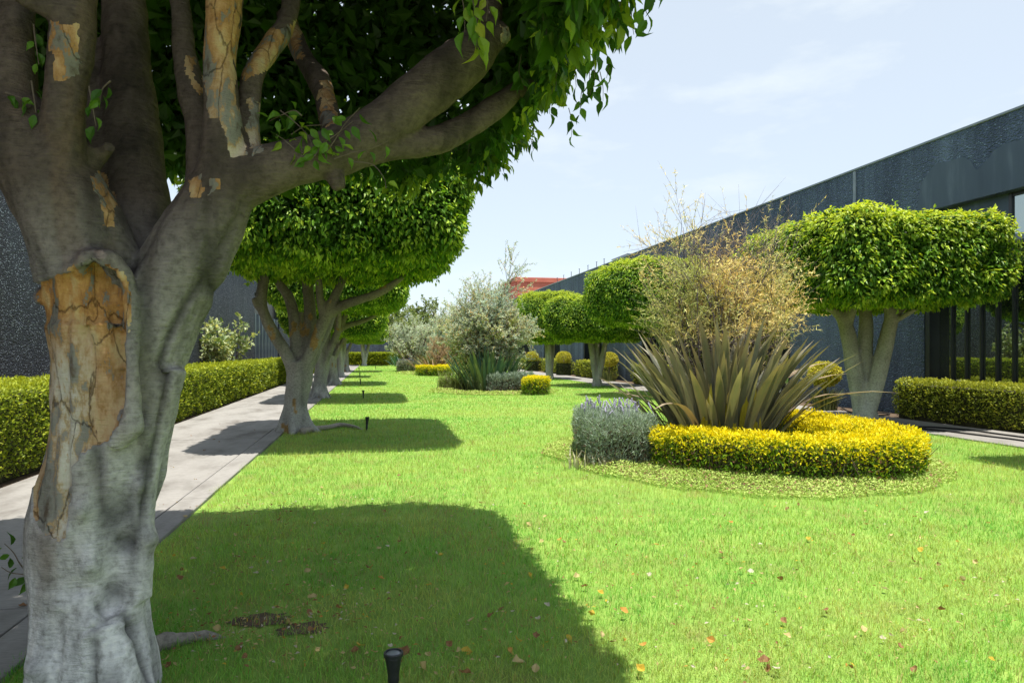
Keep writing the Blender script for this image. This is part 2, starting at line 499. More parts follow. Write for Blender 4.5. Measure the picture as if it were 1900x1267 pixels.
def stucco_mat(name, lo, hi, peb, scale, amount, bstr):
    """dark roughcast render with pale aggregate showing"""
    m, t, p, o = mat(name)
    v = N_(t, 'ShaderNodeTexVoronoi', Scale=scale); v.inputs['Randomness'].default_value = 1
    cw = N_(t, 'ShaderNodeTexNoise', Scale=scale * .8, Detail=2)
    t.links.new(coords(t), cw.inputs['Vector'])
    t.links.new(coords(t, (1, 1, 1.5)), v.inputs['Vector'])
    ns = N_(t, 'ShaderNodeTexNoise', Scale=.7, Detail=6); t.links.new(coords(t, (1, 1.6, .35)), ns.inputs['Vector'])
    r0 = ramp(t, ns.outputs['Fac'], [(.3, lo), (.7, hi)])
    nv = N_(t, 'ShaderNodeTexNoise', Scale=1, Detail=5, Roughness=.6); t.links.new(coords(t, (2.2, 2.2, .16)), nv.inputs['Vector'])
    rv = ramp(t, nv.outputs['Fac'], [(.36, (.62, .62, .64)), (.52, (1, 1, 1)), (.68, (1.3, 1.28, 1.25))])
    r = N_(t, 'ShaderNodeMixRGB', blend_type='MULTIPLY'); r.inputs['Fac'].default_value = .85
    t.links.new(r0.outputs['Color'], r.inputs['Color1']); t.links.new(rv.outputs['Color'], r.inputs['Color2'])
    spk = ramp(t, v.outputs['Color'], [(1 - amount, (0, 0, 0)), (1 - amount + .06, (1, 1, 1))])
    md = ramp(t, v.outputs['Distance'], [(.25, (1, 1, 1)), (.5, (0, 0, 0))])
    mm = N_(t, 'ShaderNodeMixRGB', blend_type='MULTIPLY'); mm.inputs['Fac'].default_value = 1
    t.links.new(spk.outputs['Color'], mm.inputs['Color1']); t.links.new(md.outputs['Color'], mm.inputs['Color2'])
    mx = N_(t, 'ShaderNodeMixRGB'); mx.inputs['Color2'].default_value = (*peb, 1)
    t.links.new(mm.outputs['Color'], mx.inputs['Fac']); t.links.new(r.outputs['Color'], mx.inputs['Color1'])
    t.links.new(mx.outputs['Color'], p.inputs['Base Color'])
    n2 = N_(t, 'ShaderNodeTexNoise', Scale=scale * .55, Detail=3, Roughness=.6); t.links.new(coords(t, (1, 1, 1.7)), n2.inputs['Vector'])
    sb = N_(t, 'ShaderNodeMath', operation='SUBTRACT')
    t.links.new(n2.outputs['Fac'], sb.inputs[0]); t.links.new(v.outputs['Distance'], sb.inputs[1])
    bump(t, p, sb.outputs[0], bstr, .05)
    p.inputs['Roughness'].default_value = .7
    p.inputs['Specular IOR Level'].default_value = .4
    return m
M['stucco_r'] = stucco_mat('roughcast blue grey', (.052, .080, .135), (.112, .162, .235), (.22, .31, .42), 21, .26, 1.0)
M['stucco_l'] = stucco_mat('roughcast pebble', (.026, .036, .056), (.045, .062, .09), (.48, .55, .66), 26, .36, .9)  # pebbles coloured extra pale, the glint of grazing sun painted in
M['wall_far'] = stucco_mat('boundary wall render', (.035, .05, .08), (.055, .075, .115), (.12, .15, .2), 14, .2, .5)

def glass_mat():
    m, t, p, o = mat('tinted glass')
    p.inputs['Base Color'].default_value = (.008, .012, .012, 1)
    p.inputs['Roughness'].default_value = .25
    g = N_(t, 'ShaderNodeBsdfGlossy'); g.inputs['Color'].default_value = (.80, .92, .86, 1); g.inputs['Roughness'].default_value = .01
    n = N_(t, 'ShaderNodeTexNoise', Scale=.9, Detail=1); t.links.new(coords(t), n.inputs['Vector'])
    b = N_(t, 'ShaderNodeBump'); b.inputs['Strength'].default_value = .02; b.inputs['Distance'].default_value = .05
    t.links.new(n.outputs['Fac'], b.inputs['Height']); t.links.new(b.outputs['Normal'], g.inputs['Normal'])
    fr = N_(t, 'ShaderNodeFresnel'); fr.inputs['IOR'].default_value = 5.0
    mx = N_(t, 'ShaderNodeMixShader')
    t.links.new(fr.outputs[0], mx.inputs['Fac'])
    t.links.new(p.outputs[0], mx.inputs[1]); t.links.new(g.outputs[0], mx.inputs[2])
    t.links.new(mx.outputs[0], o.inputs['Surface'])
    return m
M['glass'] = glass_mat()

# ------------------------------------------------------------------ the setting: ground, lawn, paths
def sheet(name, x0, y0, x1, y1, z, m, kind='structure'):
    me = mesh_np(name, [(x0, y0, z), (x1, y0, z), (x1, y1, z), (x0, y1, z)], [(0, 1, 2, 3)], m)
    o = link(name, me); tag(o, kind=kind); return o

sheet('ground', -600, -300, 600, 1200, -0.03, M['ground'])
LAWN = (-1.66, -6.0, 9.75, 72.0)
sheet('lawn', LAWN[0], LAWN[1], LAWN[2], LAWN[3], -0.004, M['turf'])
sheet('soil', -6.5, -6, -3.98, 73.6, -0.012, M['soil'])
o = sheet('soil', 11.3, -6, 12.4, 74.0, -0.012, M['soil'])
sheet('soil', -1.7, 72.0, 12.4, 75.0, -0.016, M['soil'])

def slab_path(x0, x1, y0, y1, step, edge=None, seed=3):
    rng = random.Random(seed)
    root = sheet('path', x0 - .01, y0, x1 + .01, y1, -0.010, M['soil'])
    y = y0
    while y < y1 - .1:
        ln = step
        mb = MB(); dz = rng.uniform(-.003, .003)
        ya, yb = y + .006, min(y + ln, y1) - .006
        xe = x1 if edge is None else x1 - edge - .022
        mb.box((x0, ya, -.06), (xe, yb, .022 + dz))
        mb.build('paving_slab', M['concrete'], root, bevel=.004)
        if edge:
            mb = MB(); mb.box((x1 - edge, ya + .3, -.06), (x1, yb + .3, .030 - dz))
            mb.build('kerb_stone', M['concrete'], root, bevel=.006)
        y += ln
    return root
slab_path(-3.98, -1.66, -6, 72, 2.6, edge=.24)
slab_path(9.75, 11.3, -6, 72, 2.4, seed=8)

# ------------------------------------------------------------------ buildings
WR = 12.4      # facade of the building with the glass bays
HR = 6.25
def building_r():
    root = empty('building', (WR, 36, 0), 'long dark roughcast building with deep parapet and finned glass bays', 'building')
    def ch(mb, name, m, parent=root, bevel=0):
        for i, v in enumerate(mb.v): mb.v[i] = (v[0] - WR, v[1] - 36, v[2])
        return mb.build(name, m, parent, bevel=bevel)
    bays = [(-6.0, 13.6), (18.8, 30.7), (36.5, 40.0), (45.4, 50.0), (55.0, 60.0), (64.5, 69.0)]
    edges = [b[1] for b in bays]; starts = [b[0] for b in bays][1:] + [75.0]
    for a, b in zip(edges, starts):
        mb = MB(); mb.box((WR, a, -.03), (WR + .9, b, 4.7)); ch(mb, 'wall_pier', M['stucco_r'])
    mb = MB(); mb.box((WR, -6, 4.703), (WR + .9, 75, HR)); ch(mb, 'parapet', M['stucco_r'])
    mb = MB(); mb.box((WR - .03, -6, HR + .003), (WR + .93, 75, HR + .06)); ch(mb, 'coping', M['strip'], bevel=.01)
    mb = MB(); mb.box((WR + .9, -6, -.03), (WR + 16, 75, 5.6)); ch(mb, 'roof_block', M['plain_paint'])
    # zinc strip over a joint in the parapet
    p = WU(1587, 340, WR)
    mb = MB(); mb.box((WR - .03, p[1] - .05, 4.72), (WR - .003, p[1] + .05, HR - .02)); ch(mb, 'joint_strip', M['strip'])
    # smooth replastered patch over the first bay
    poly = [(1704, 385), (1708, 345), (1722, 322), (1738, 303), (1765, 298), (1788, 291), (1802, 299), (1812, 316),
            (1830, 300), (1846, 279), (1862, 268), (1900, 258), (1990, 232), (2300, 150)]
    top = [WU(x, y, WR) for x, y in poly]
    V = []
    for q in top:
        V.append((-.008, q[1] - 36, max(q[2], 4.72))); 
    nT = len(V)
    for q in top: V.append((-.008, q[1] - 36, 4.708))
    for q in V[:]: V.append((.0, q[1], q[2]))
    Fc = []
    for i in range(nT - 1):
        Fc.append((i, i + 1, nT + i + 1, nT + i))
        Fc.append((i, 2 * nT + i, 2 * nT + i + 1, i + 1))
    me = bpy.data.meshes.new('plaster_patch'); me.from_pydata(V, [], Fc); me.materials.append(M['plain_paint'])
    link('plaster_patch', me, root)
    rec = WR + .26
    for bi, (a, b) in enumerate(bays):
        a0 = max(a, -1.0)
        mb = MB()
        mb.box((WR + .02, a0, -.02), (rec + .1, a0 + .12, 4.7)); mb.box((WR + .02, b - .14, -.02), (rec + .1, b, 4.7))
        mb.box((rec - .12, a0 + .12, 3.62), (rec + .1, b - .14, 3.72)); mb.box((rec - .1, a0 + .12, 0), (rec + .1, b - .14, .16))
        wf = ch(mb, 'window', M['dark_metal'])
        def sub(mb, name, m):
            for i, v in enumerate(mb.v): mb.v[i] = (v[0] - WR, v[1] - 36, v[2])
            return mb.mesh(name, m)
        # fins share one mesh
        fm = MB(); fm.box((-.03, -.019, .16), (.025, .019, 3.62)); fme = fm.mesh('mullion', M['dark_metal'])
        y = b - .14 - .378; prev = b - .14
        k = 0
        while y > a0 + .1:
            link('mullion', fme, wf, (rec - WR, y - 36, 0))
            if y > 5 and bi < 4:
                mb = MB(); mb.box((rec + .03, y + .02, .16), (rec + .045, prev - (.02 if k else 0), 3.62))
                link('pane', sub(mb, 'pane', M['glass']), wf)
            prev = y; y -= .378; k += 1
        if bi >= 4 or prev > a0 + .13:
            mb = MB(); mb.box((rec + .03, a0 + .12, .16), (rec + .045, (b - .14 if bi >= 4 else prev - .033), 3.62))
            link('pane', sub(mb, 'pane', M['glass']), wf)
        # fascia over the fins, with a high-level light in the first bay
        if bi == 0:
            yl = WU(1876, 400, rec)[1]
            mb = MB(); mb.box((rec - .04, yl, 3.723), (rec + .08, b - .14, 4.7)); link('fascia_panel', sub(mb, 'fascia_panel', M['plain_paint']), wf)
            mb = MB(); mb.box((rec - .06, yl - .07, 3.723), (rec + .08, yl - .003, 4.7)); link('mullion', sub(mb, 'mullion', M['dark_metal']), wf)
            mb = MB(); mb.box((rec - .02, a0 + .12, 3.86), (rec + .05, yl - .073, 4.62)); link('pane', sub(mb, 'pane', M['glass']), wf)
            mb = MB(); mb.box((rec - .05, a0 + .12, 3.723), (rec + .08, yl - .073, 3.857)); link('transom', sub(mb, 'transom', M['strip']), wf)
            mb = MB(); mb.box((rec - .05, a0 + .12, 4.623), (rec + .08, yl - .073, 4.7)); link('transom', sub(mb, 'transom', M['dark_metal']), wf)
        else:
            mb = MB(); mb.box((rec - .04, a0 + .12, 3.723), (rec + .08, b - .14, 4.7)); link('fascia_panel', sub(mb, 'fascia_panel', M['plain_paint']), wf)
    return root
building_r()

# short posts of the bird wire along the parapet, and the boxes on the roof
for i, (x, y0, y1) in enumerate([(1034, 515, 508), (1046, 510, 504), (1060, 505, 498), (1075, 499, 492), (1091, 494, 487), (1107, 488, 481), (1121, 483, 475)]):
    p = WU(x, y0, WR + .3)
    mb = MB(); mb.box((-.03, -.03, 0), (.03, .03, .03)); mb.tube([(0, 0, .02), (0, 0, .42)], [.022, .018], 6); mb.tube([(-.05, 0, .40), (.05, 0, .43)], [.012, .012], 5)
    o = mb.build('roof_post', M['dark_metal']); o.location = (WR + .3, p[1], HR + .06)
    tag(o, 'short thin metal post standing on the dark parapet', 'post', 'wire posts along the parapet')
p = WU(1166, 470, WR + 1.2)
mb = MB(); mb.box((-.5, -1.3, 0), (.5, 1.3, .62)); mb.box((-.56, -1.36, .623), (.56, 1.36, .70))
o = mb.build('rooflight', M['pale_roof'], bevel=.02); o.location = (WR + 1.6, p[1] + 1, HR - .1)
tag(o, 'pale grey box rooflight showing above the dark parapet', 'rooflight')

def red_building():
    a = A(956, 600, 100)
    root = empty('red_building', (a[0], a[1], 0), 'flat topped red rendered building far behind the dark parapet', 'building')
    mb = MB(); mb.box((0, 0, -.03), (14, 12, 11.6)); mb.build('wall', M['red_render'], root)
    mb = MB(); mb.box((-.15, -.15, 11.603), (14.15, 12.15, 12.3)); mb.build('roof', M['red_render'], root, bevel=.03)
    for k in range(3):
        mb = MB(); mb.box((1.6 + 4.2 * k, -.06, 7.2), (3.6 + 4.2 * k, -.003, 9.0)); f = mb.build('window', M['dark_metal'], root)
        mb = MB(); mb.box((1.7 + 4.2 * k, -.09, 7.3), (3.5 + 4.2 * k, -.063, 8.9)); mb.build('pane', M['glass'], f)
    mb = MB(); mb.tube([(.35, -.2, 0), (.35, -.2, 12.2)], [.07, .07], 8); mb.build('downpipe', M['red_render'], root)
red_building()

WL = -6.5
def building_l():
    root = empty('building', (WL, 36, 0), 'windowless dark pebble roughcast building behind the clipped hedge', 'building')
    def ch(mb, name, m, parent=root):
        for i, v in enumerate(mb.v): mb.v[i] = (v[0] - WL, v[1] - 36, v[2])
        return mb.build(name, m, parent)
    mb = MB(); mb.box((WL - .8, -4, -.03), (WL, 39.2, 4.7)); ch(mb, 'wall_pier', M['stucco_l'])
    mb = MB(); mb.box((WL - .8, 49.2, -.03), (WL, 75, 4.7)); ch(mb, 'wall_pier', M['stucco_l'])
    mb = MB(); mb.box((WL - .8, -4, 4.703), (WL, 75, HR)); ch(mb, 'parapet', M['stucco_l'])
    mb = MB(); mb.box((WL - .83, -4, HR + .003), (WL + .03, 75, HR + .06)); ch(mb, 'coping', M['strip'])
    mb = MB(); mb.box((WL - 12, -4, -.03), (WL - .803, 75, 5.6)); ch(mb, 'roof_block', M['plain_paint'])
    mb = MB(); mb.box((WL - .5, 39.2, 0), (WL - .3, 49.2, .2)); mb.box((WL - .5, 39.2, 3.6), (WL - .3, 49.2, 4.7)); wf = ch(mb, 'window', M['dark_metal'])
    fm = MB(); fm.box((-.3, -.16, .2), (.28, .16, 3.6)); fme = fm.mesh('mullion', M['strip'])
    for k in range(8): link('mullion', fme, wf, (-.35, 40.0 + k * 1.2 - 36, 0))
    mb = MB(); mb.box((WL - .47, 39.2, .2), (WL - .45, 49.2, 3.6)); ch(mb, 'pane', M['glass'], wf)
building_l()

mb = MB(); mb.box((-6.5, 75.0, -.03), (12.4, 75.3, 2.62)); mb.box((-6.5, 74.97, 2.623), (12.4, 75.33, 2.70))
o = mb.build('boundary_wall', M['wall_far']); tag(o, 'low dark blue wall closing the far end of the garden', 'wall')

# ------------------------------------------------------------------ lawn grass
BED1 = ((5.0, 9.05), (2.6, 2.9))
BED2 = ((4.3, 25.2), (2.4, 2.5))
BED3 = ((3.9, 46.0), (2.6, 3.0))
def in_bed(x, y, b, k=1.0):
    (cx, cy), (rx, ry) = b
    return ((x - cx) / (rx * k)) ** 2 + ((y - cy) / (ry * k)) ** 2 < 1

def grass():
    rng = np.random.default_rng(11)
    parts = []
    def density(Z): return 6600 * np.minimum(1, (3.0 / Z)) ** 1.56
    bands = [(1.9, 4, 3), (4, 6, 3), (6, 9, 1), (9, 14, 1), (14, 22, 1), (22, 40, 1), (40, 74, 1)]
    patch_c = [G(480, 1150), G(560, 1165), G(450, 950), G(395, 962)]
    for z0, z1, kind in bands:
        dens = density(z0)
        wmax = .8 * z1 + 1.8
        area = 2 * wmax * (z1 - z0)
        n = int(area * dens)
        Zc = z0 + rng.random(n) * (z1 - z0); Xc = (rng.random(n) * 2 - 1) * wmax
        ok = (np.abs(Xc) < .8 * Zc + 1.8) & (rng.random(n) < density(Zc) / dens)
        Zc, Xc = Zc[ok], Xc[ok]
        x = CO * Xc + SI * Zc; y = -SI * Xc + CO * Zc
        jag = .085 * noise(np.stack([x * 3, y * 3, x * 0], 1), 5)
        ok = (x > LAWN[0] + .02 + jag) & (x < LAWN[2] + jag) & (y < LAWN[3])
        for b in (BED1, BED2, BED3): ok &= ~in_bed(x, y, b, .94)
        x, y, Zc = x[ok], y[ok], Zc[ok]
        P0 = np.stack([x, y, x * 0], 1)
        pn = fbm(P0 * .55, 3, 4); pf = fbm(P0 * 2.6, 9, 3)
        # worn spots show the soil between the trees' roots
        worn = np.zeros(len(x))
        for c, r in zip(patch_c, (.36, .34, .3, .45)):
            worn = np.maximum(worn, np.clip(1.25 - np.hypot((x - c[0]), (y - c[1])) / r, 0, 1) * (.75 + .5 * pf))
        keep = rng.random(len(x)) > worn * .9
        x, y, Zc, pn, pf, worn, P0 = x[keep], y[keep], Zc[keep], pn[keep], pf[keep], worn[keep], P0[keep]
        n = len(x)
        az = rng.random(n) * 2 * math.pi; lean = np.abs(rng.normal(0, .6, n)) + .1
        D = np.stack([np.cos(az) * lean, np.sin(az) * lean, np.ones(n)], 1)
        Nn = np.stack([-np.cos(az), -np.sin(az), np.full(n, .3)], 1) + .5 * rnd(rng, n)
        far = (Zc / 4.0)
        ln = (.034 + .026 * rng.random(n) + .016 * np.clip(pn + .1, 0, 1) + .01 * pf) * np.clip(far, 1, 2.2) ** .25
        wd = .0029 * np.maximum(far, 1) ** .82 * (.7 + .6 * rng.random(n))
        t = np.clip(.5 + .85 * pn + .5 * pf + .22 * rng.normal(size=n), 0, 1)
        c = mixc((.13, .44, .06), (.40, .60, .15), t)
        straw = (rng.random(n) < .06 + .22 * np.clip(pf + .05, 0, 1) + .35 * worn)
        c[straw] = np.array((.42, .36, .16)) * (.7 + .5 * rng.random((straw.sum(), 1)))
        pale = np.clip(fbm(P0 * np.array((.8, 1.5, 1)), 29, 4) * 1.5 - .1, 0, .42)[:, None]
        c = c * (1 - pale) + np.array((.52, .58, .20)) * pale
        c *= (.7 + .6 * rng.random((n, 1)))
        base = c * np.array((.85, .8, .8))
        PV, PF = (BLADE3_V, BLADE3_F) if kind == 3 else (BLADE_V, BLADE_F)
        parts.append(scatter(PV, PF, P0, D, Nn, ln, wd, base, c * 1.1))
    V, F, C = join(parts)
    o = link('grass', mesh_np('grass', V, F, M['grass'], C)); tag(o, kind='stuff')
grass()
def worn_soil(c, rx, ry, seed):
    rng = np.random.default_rng(seed); n = 26
    a = np.linspace(0, 2 * math.pi, n, endpoint=False); q = .75 + .5 * rng.random(n)
    V = [(c[0], c[1], .004)] + [(c[0] + rx * q[k] * math.cos(a[k]), c[1] + ry * q[k] * math.sin(a[k]), .001) for k in range(n)]
    o = link('soil', mesh_np('soil', V, [(0, 1 + k, 1 + (k + 1) % n) for k in range(n)], M['soil'])); tag(o, kind='structure')
worn_soil(G(480, 1150), .16, .10, 1); worn_soil(G(560, 1165), .13, .09, 2)

# ------------------------------------------------------------------ clipped hedges
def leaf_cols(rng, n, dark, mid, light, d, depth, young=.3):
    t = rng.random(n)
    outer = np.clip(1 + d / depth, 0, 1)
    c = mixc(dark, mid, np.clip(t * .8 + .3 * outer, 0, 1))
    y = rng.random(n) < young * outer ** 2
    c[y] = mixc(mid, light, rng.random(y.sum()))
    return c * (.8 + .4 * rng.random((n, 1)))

def hedge(name, x0, x1, y0, y1, h, label, group, dens, seed, z0=.05, fall=True, size=.024, cols=None, near=3):
    rng = np.random.default_rng(seed)
    root = empty(name, ((x0 + x1) / 2, (y0 + y1) / 2, 0), label, 'hedge', group)
    off = np.array(((x0 + x1) / 2, (y0 + y1) / 2, 0))
    cx, cy, cz = off[0], off[1], z0 + (h - z0) / 2
    hx, hy, hz = (x1 - x0) / 2, (y1 - y0) / 2, (h - z0) / 2
    def sdf(P):
        return sd_box(P, (cx, cy, cz), (hx, hy, hz), .09) + .05 * fbm(P * 2.2, seed, 3) + .045 * noise(P * 8, seed + 7)
    area = 2 * (hx * 2 + hy * 2) * hz * 2 + hx * 2 * hy * 2
    n = int(area * dens)
    # more of the leaves where the hedge comes close, larger ones far away
    P, Nn, d = shell(rng, sdf, (x0 - .06, y0 - .06, z0 - .05), (x1 + .06, y1 + .06, h + .06), n * 3 if fall else n, .11)
    _, _, Zc = project(P)
    Zc = np.maximum(Zc, 4)
    s = np.maximum(Zc / 9.0, 1)
    if fall:
        keep = rng.random(len(P)) < np.minimum(1, 1 / s ** 1.5)
        P, Nn, d, s = P[keep], Nn[keep], d[keep], s[keep]
    n = len(P)
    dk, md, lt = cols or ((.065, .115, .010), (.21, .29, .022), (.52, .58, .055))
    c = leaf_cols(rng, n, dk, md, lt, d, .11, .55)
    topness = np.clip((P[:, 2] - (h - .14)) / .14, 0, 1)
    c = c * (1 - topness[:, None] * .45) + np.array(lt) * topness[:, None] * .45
    D = unit(Nn * .8 + np.array((0, 0, .55)) + .8 * rnd(rng, n))
    NN = unit(Nn + .7 * rnd(rng, n))
    ln = size * (.7 + .7 * rng.random(n)) * s ** .75
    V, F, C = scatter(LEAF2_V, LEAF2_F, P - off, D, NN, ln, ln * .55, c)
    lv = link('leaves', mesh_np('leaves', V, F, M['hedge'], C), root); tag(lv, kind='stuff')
    # the stems inside
    mb = MB(); mb.box((x0 + .1 - cx, y0 + .1 - cy, 0), (x1 - .1 - cx, y1 - .1 - cy, h - .12)); mb.build('stems', M['core'], root)
    return root

HG = 'clipped box hedges'
hedge('hedge', -5.15, -4.08, 2.5, 71.5, 1.09, 'long clipped box hedge along the broad concrete path below the pebbled wall', HG, 950, 21, size=.038)
hedge('hedge', -4.0, 9.2, 73.2, 74.2, 1.25, 'distant clipped hedge across the end of the lawn below the low wall', HG, 700, 22, size=.035, fall=False)
rh = [(11.42, 12.25, 3.5, 13.45, .86, 'near thick clipped hedge under the finned glass bay'),
      (11.45, 12.2, 33.3, 38.9, .95, 'short clipped hedge behind the thick forked ficus trunk, between two ball topiaries'),
      (11.45, 12.2, 41.5, 46.8, .95, 'short clipped hedge behind the slim far ficus trunk, between two dark topiary drums'),
      (11.45, 12.2, 49.8, 54.5, .95, 'far short clipped hedge beyond the last dark topiary drum'),
      (11.45, 12.2, 22.0, 29.6, .9, 'clipped hedge below the second glass bay behind the bronze sword leaves')]
for i, (a, b, c, d, h, lb) in enumerate(rh):
    hedge('hedge', a, b, c, d, h, lb, HG, 1150 if i == 0 else 1300, 30 + i, size=.034 if i == 0 else .026, fall=True,
          cols=((.08, .115, .014), (.23, .29, .03), (.56, .58, .08)))

# ------------------------------------------------------------------ ficus trees
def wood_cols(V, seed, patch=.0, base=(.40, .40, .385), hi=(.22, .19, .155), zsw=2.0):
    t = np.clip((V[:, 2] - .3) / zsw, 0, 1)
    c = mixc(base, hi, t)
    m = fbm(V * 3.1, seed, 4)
    c = c * (1 + .32 * m)[:, None]
    st = np.clip(fbm(V * np.array((7, 7, 1.1)), seed + 4, 3) * 2.2 - .25, 0, 1)
    c = c * (1 - .35 * st)[:, None]
    if patch:
        pm = fbm(V * np.array((5, 5, 2.2)), seed + 9, 4) > (.46 - patch)
        c[pm] = np.array((.46, .29, .12)) * (.75 + .4 * np.clip(fbm(V[pm] * 9, 4), -1, 1))[:, None]
    return np.clip(c, .02, .82)

def roots(base, r, n, seed, reach=1.7):
    rng = random.Random(seed); L = []
    for k in range(n):
        a = 2 * math.pi * (k + rng.uniform(-.3, .3)) / n
        d = np.array((math.cos(a), math.sin(a), 0)); q = rng.uniform(.8, 1.15)
        L.append(([base + d * r * .35 + (0, 0, .5), base + d * r * .8 + (0, 0, .2), base + d * r * 1.2 * q + (0, 0, .05), base + d * r * reach * q + (0, 0, -.04)],
                  [r * .42, r * .36, r * .28, r * .16]))
    return L

def wood_t2(seed=1, mirror=1):
    k = .01006
    rng = random.Random(seed)
    def q(x, y, dep=0): return np.array(((x - 548) * k * mirror, dep, (800 - y) * k))
    def z4(zx, zy, dep=0): return q(380 + zx * .3947, 360 + zy * .3947, dep)
    L = [([q(548, 806), q(546, 780), q(550, 740), q(556, 700), q(558, 670)], [.29, .225, .21, .235, .22])]
    L.append(([q(550, 700, 0), z4(400, 780, .0), z4(345, 680, -.05), z4(295, 580, -.1), z4(278, 500, -.1), z4(295, 380, -.1), z4(300, 290, -.05)], [.15, .125, .115, .105, .10, .10, .07]))
    L.append(([z4(275, 550, -.1), z4(258, 525, -.18), z4(246, 498, -.22)], [.06, .055, .035]))
    L.append(([q(555, 700, .1), z4(425, 720, .2), z4(412, 580, .3), z4(385, 480, .35), z4(345, 420, .4), z4(300, 330, .5)], [.15, .125, .115, .105, .085, .05]))
    L.append(([q(560, 690, .1), z4(480, 660, .25), z4(485, 540, .3), z4(470, 420, .4), z4(450, 300, .5)], [.15, .14, .12, .11, .07]))
    L.append(([q(558, 690, -.05), z4(500, 740, -.1), z4(540, 640, -.2), z4(575, 560, -.25), z4(610, 480, -.25), z4(645, 400, -.2), z4(660, 300, -.2)], [.15, .125, .115, .11, .09, .08, .05]))
    L.append(([z4(560, 590, -.22), z4(542, 500, -.25), z4(536, 400, -.3), z4(540, 300, -.3)], [.085, .075, .07, .05]))
    L.append(([z4(575, 570, -.2), z4(650, 525, -.35), z4(730, 500, -.5), z4(800, 475, -.55), z4(860, 440, -.6), z4(930, 390, -.7)], [.095, .095, .085, .08, .07, .04]))
    L.append(([q(560, 700, .1), z4(560, 620, .5), z4(590, 500, 1.0), z4(600, 400, 1.4)], [.12, .1, .08, .05]))
    L += roots(np.zeros(3), .26, 7, seed)
    V, Nn, F = fuse(L, .030, 3, 10)
    V = V + Nn * (.018 * fbm(V * np.array((6, 6, 2)), seed, 3))[:, None]
    return V, F

def wood_r1(seed=2):
    k = .00427
    def z(zx, zy, dep=0): return np.array(((zx - 1140) * k, dep, (1290 - zy) * k))
    L = [([z(1140, 1300), z(1140, 1250), z(1135, 1190)], [.30, .235, .21])]
    L.append(([z(1125, 1230, -.03), z(1108, 1120, -.05), z(1088, 1000, -.08), z(1068, 870, -.1), z(1045, 790, -.12), z(1000, 745, -.15), z(940, 730, -.2), z(860, 724, -.25), z(780, 718, -.3)], [.17, .165, .16, .15, .12, .08, .06, .05, .03]))
    L.append(([z(1058, 830, -.1), z(1085, 740, -.15), z(1130, 670, -.2), z(1160, 600, -.2)], [.11, .10, .085, .05]))
    L.append(([z(1050, 800, -.1), z(1044, 720, .1), z(1040, 620, .3)], [.09, .075, .05]))
    L.append(([z(1140, 1220, .1), z(1140, 1080, .12), z(1138, 930, .15), z(1142, 800, .2), z(1130, 690, .3), z(1110, 600, .5)], [.17, .16, .155, .14, .11, .06]))
    L.append(([z(1150, 1220, 0), z(1172, 1130, .0), z(1205, 990, -.03), z(1232, 860, -.05), z(1245, 780, -.08), z(1222, 700, -.12), z(1188, 640, -.2)], [.17, .165, .16, .15, .13, .09, .05]))
    L.append(([z(1242, 790, -.06), z(1300, 730, .0), z(1360, 680, .1), z(1400, 610, .2)], [.10, .075, .065, .04]))
    L.append(([z(1250, 810, -.05), z(1310, 770, -.2), z(1370, 730, -.3), z(1430, 680, -.4)], [.06, .05, .04, .025]))
    L.append(([z(1235, 800, .0), z(1260, 720, .4), z(1280, 640, .8)], [.09, .075, .05]))
    L += roots(np.zeros(3), .22, 6, seed, 1.3)
    V, Nn, F = fuse(L, .028, 3, 10)
    V = V + Nn * (.016 * fbm(V * np.array((6, 6, 1.5)), seed, 3))[:, None]
    return V, F

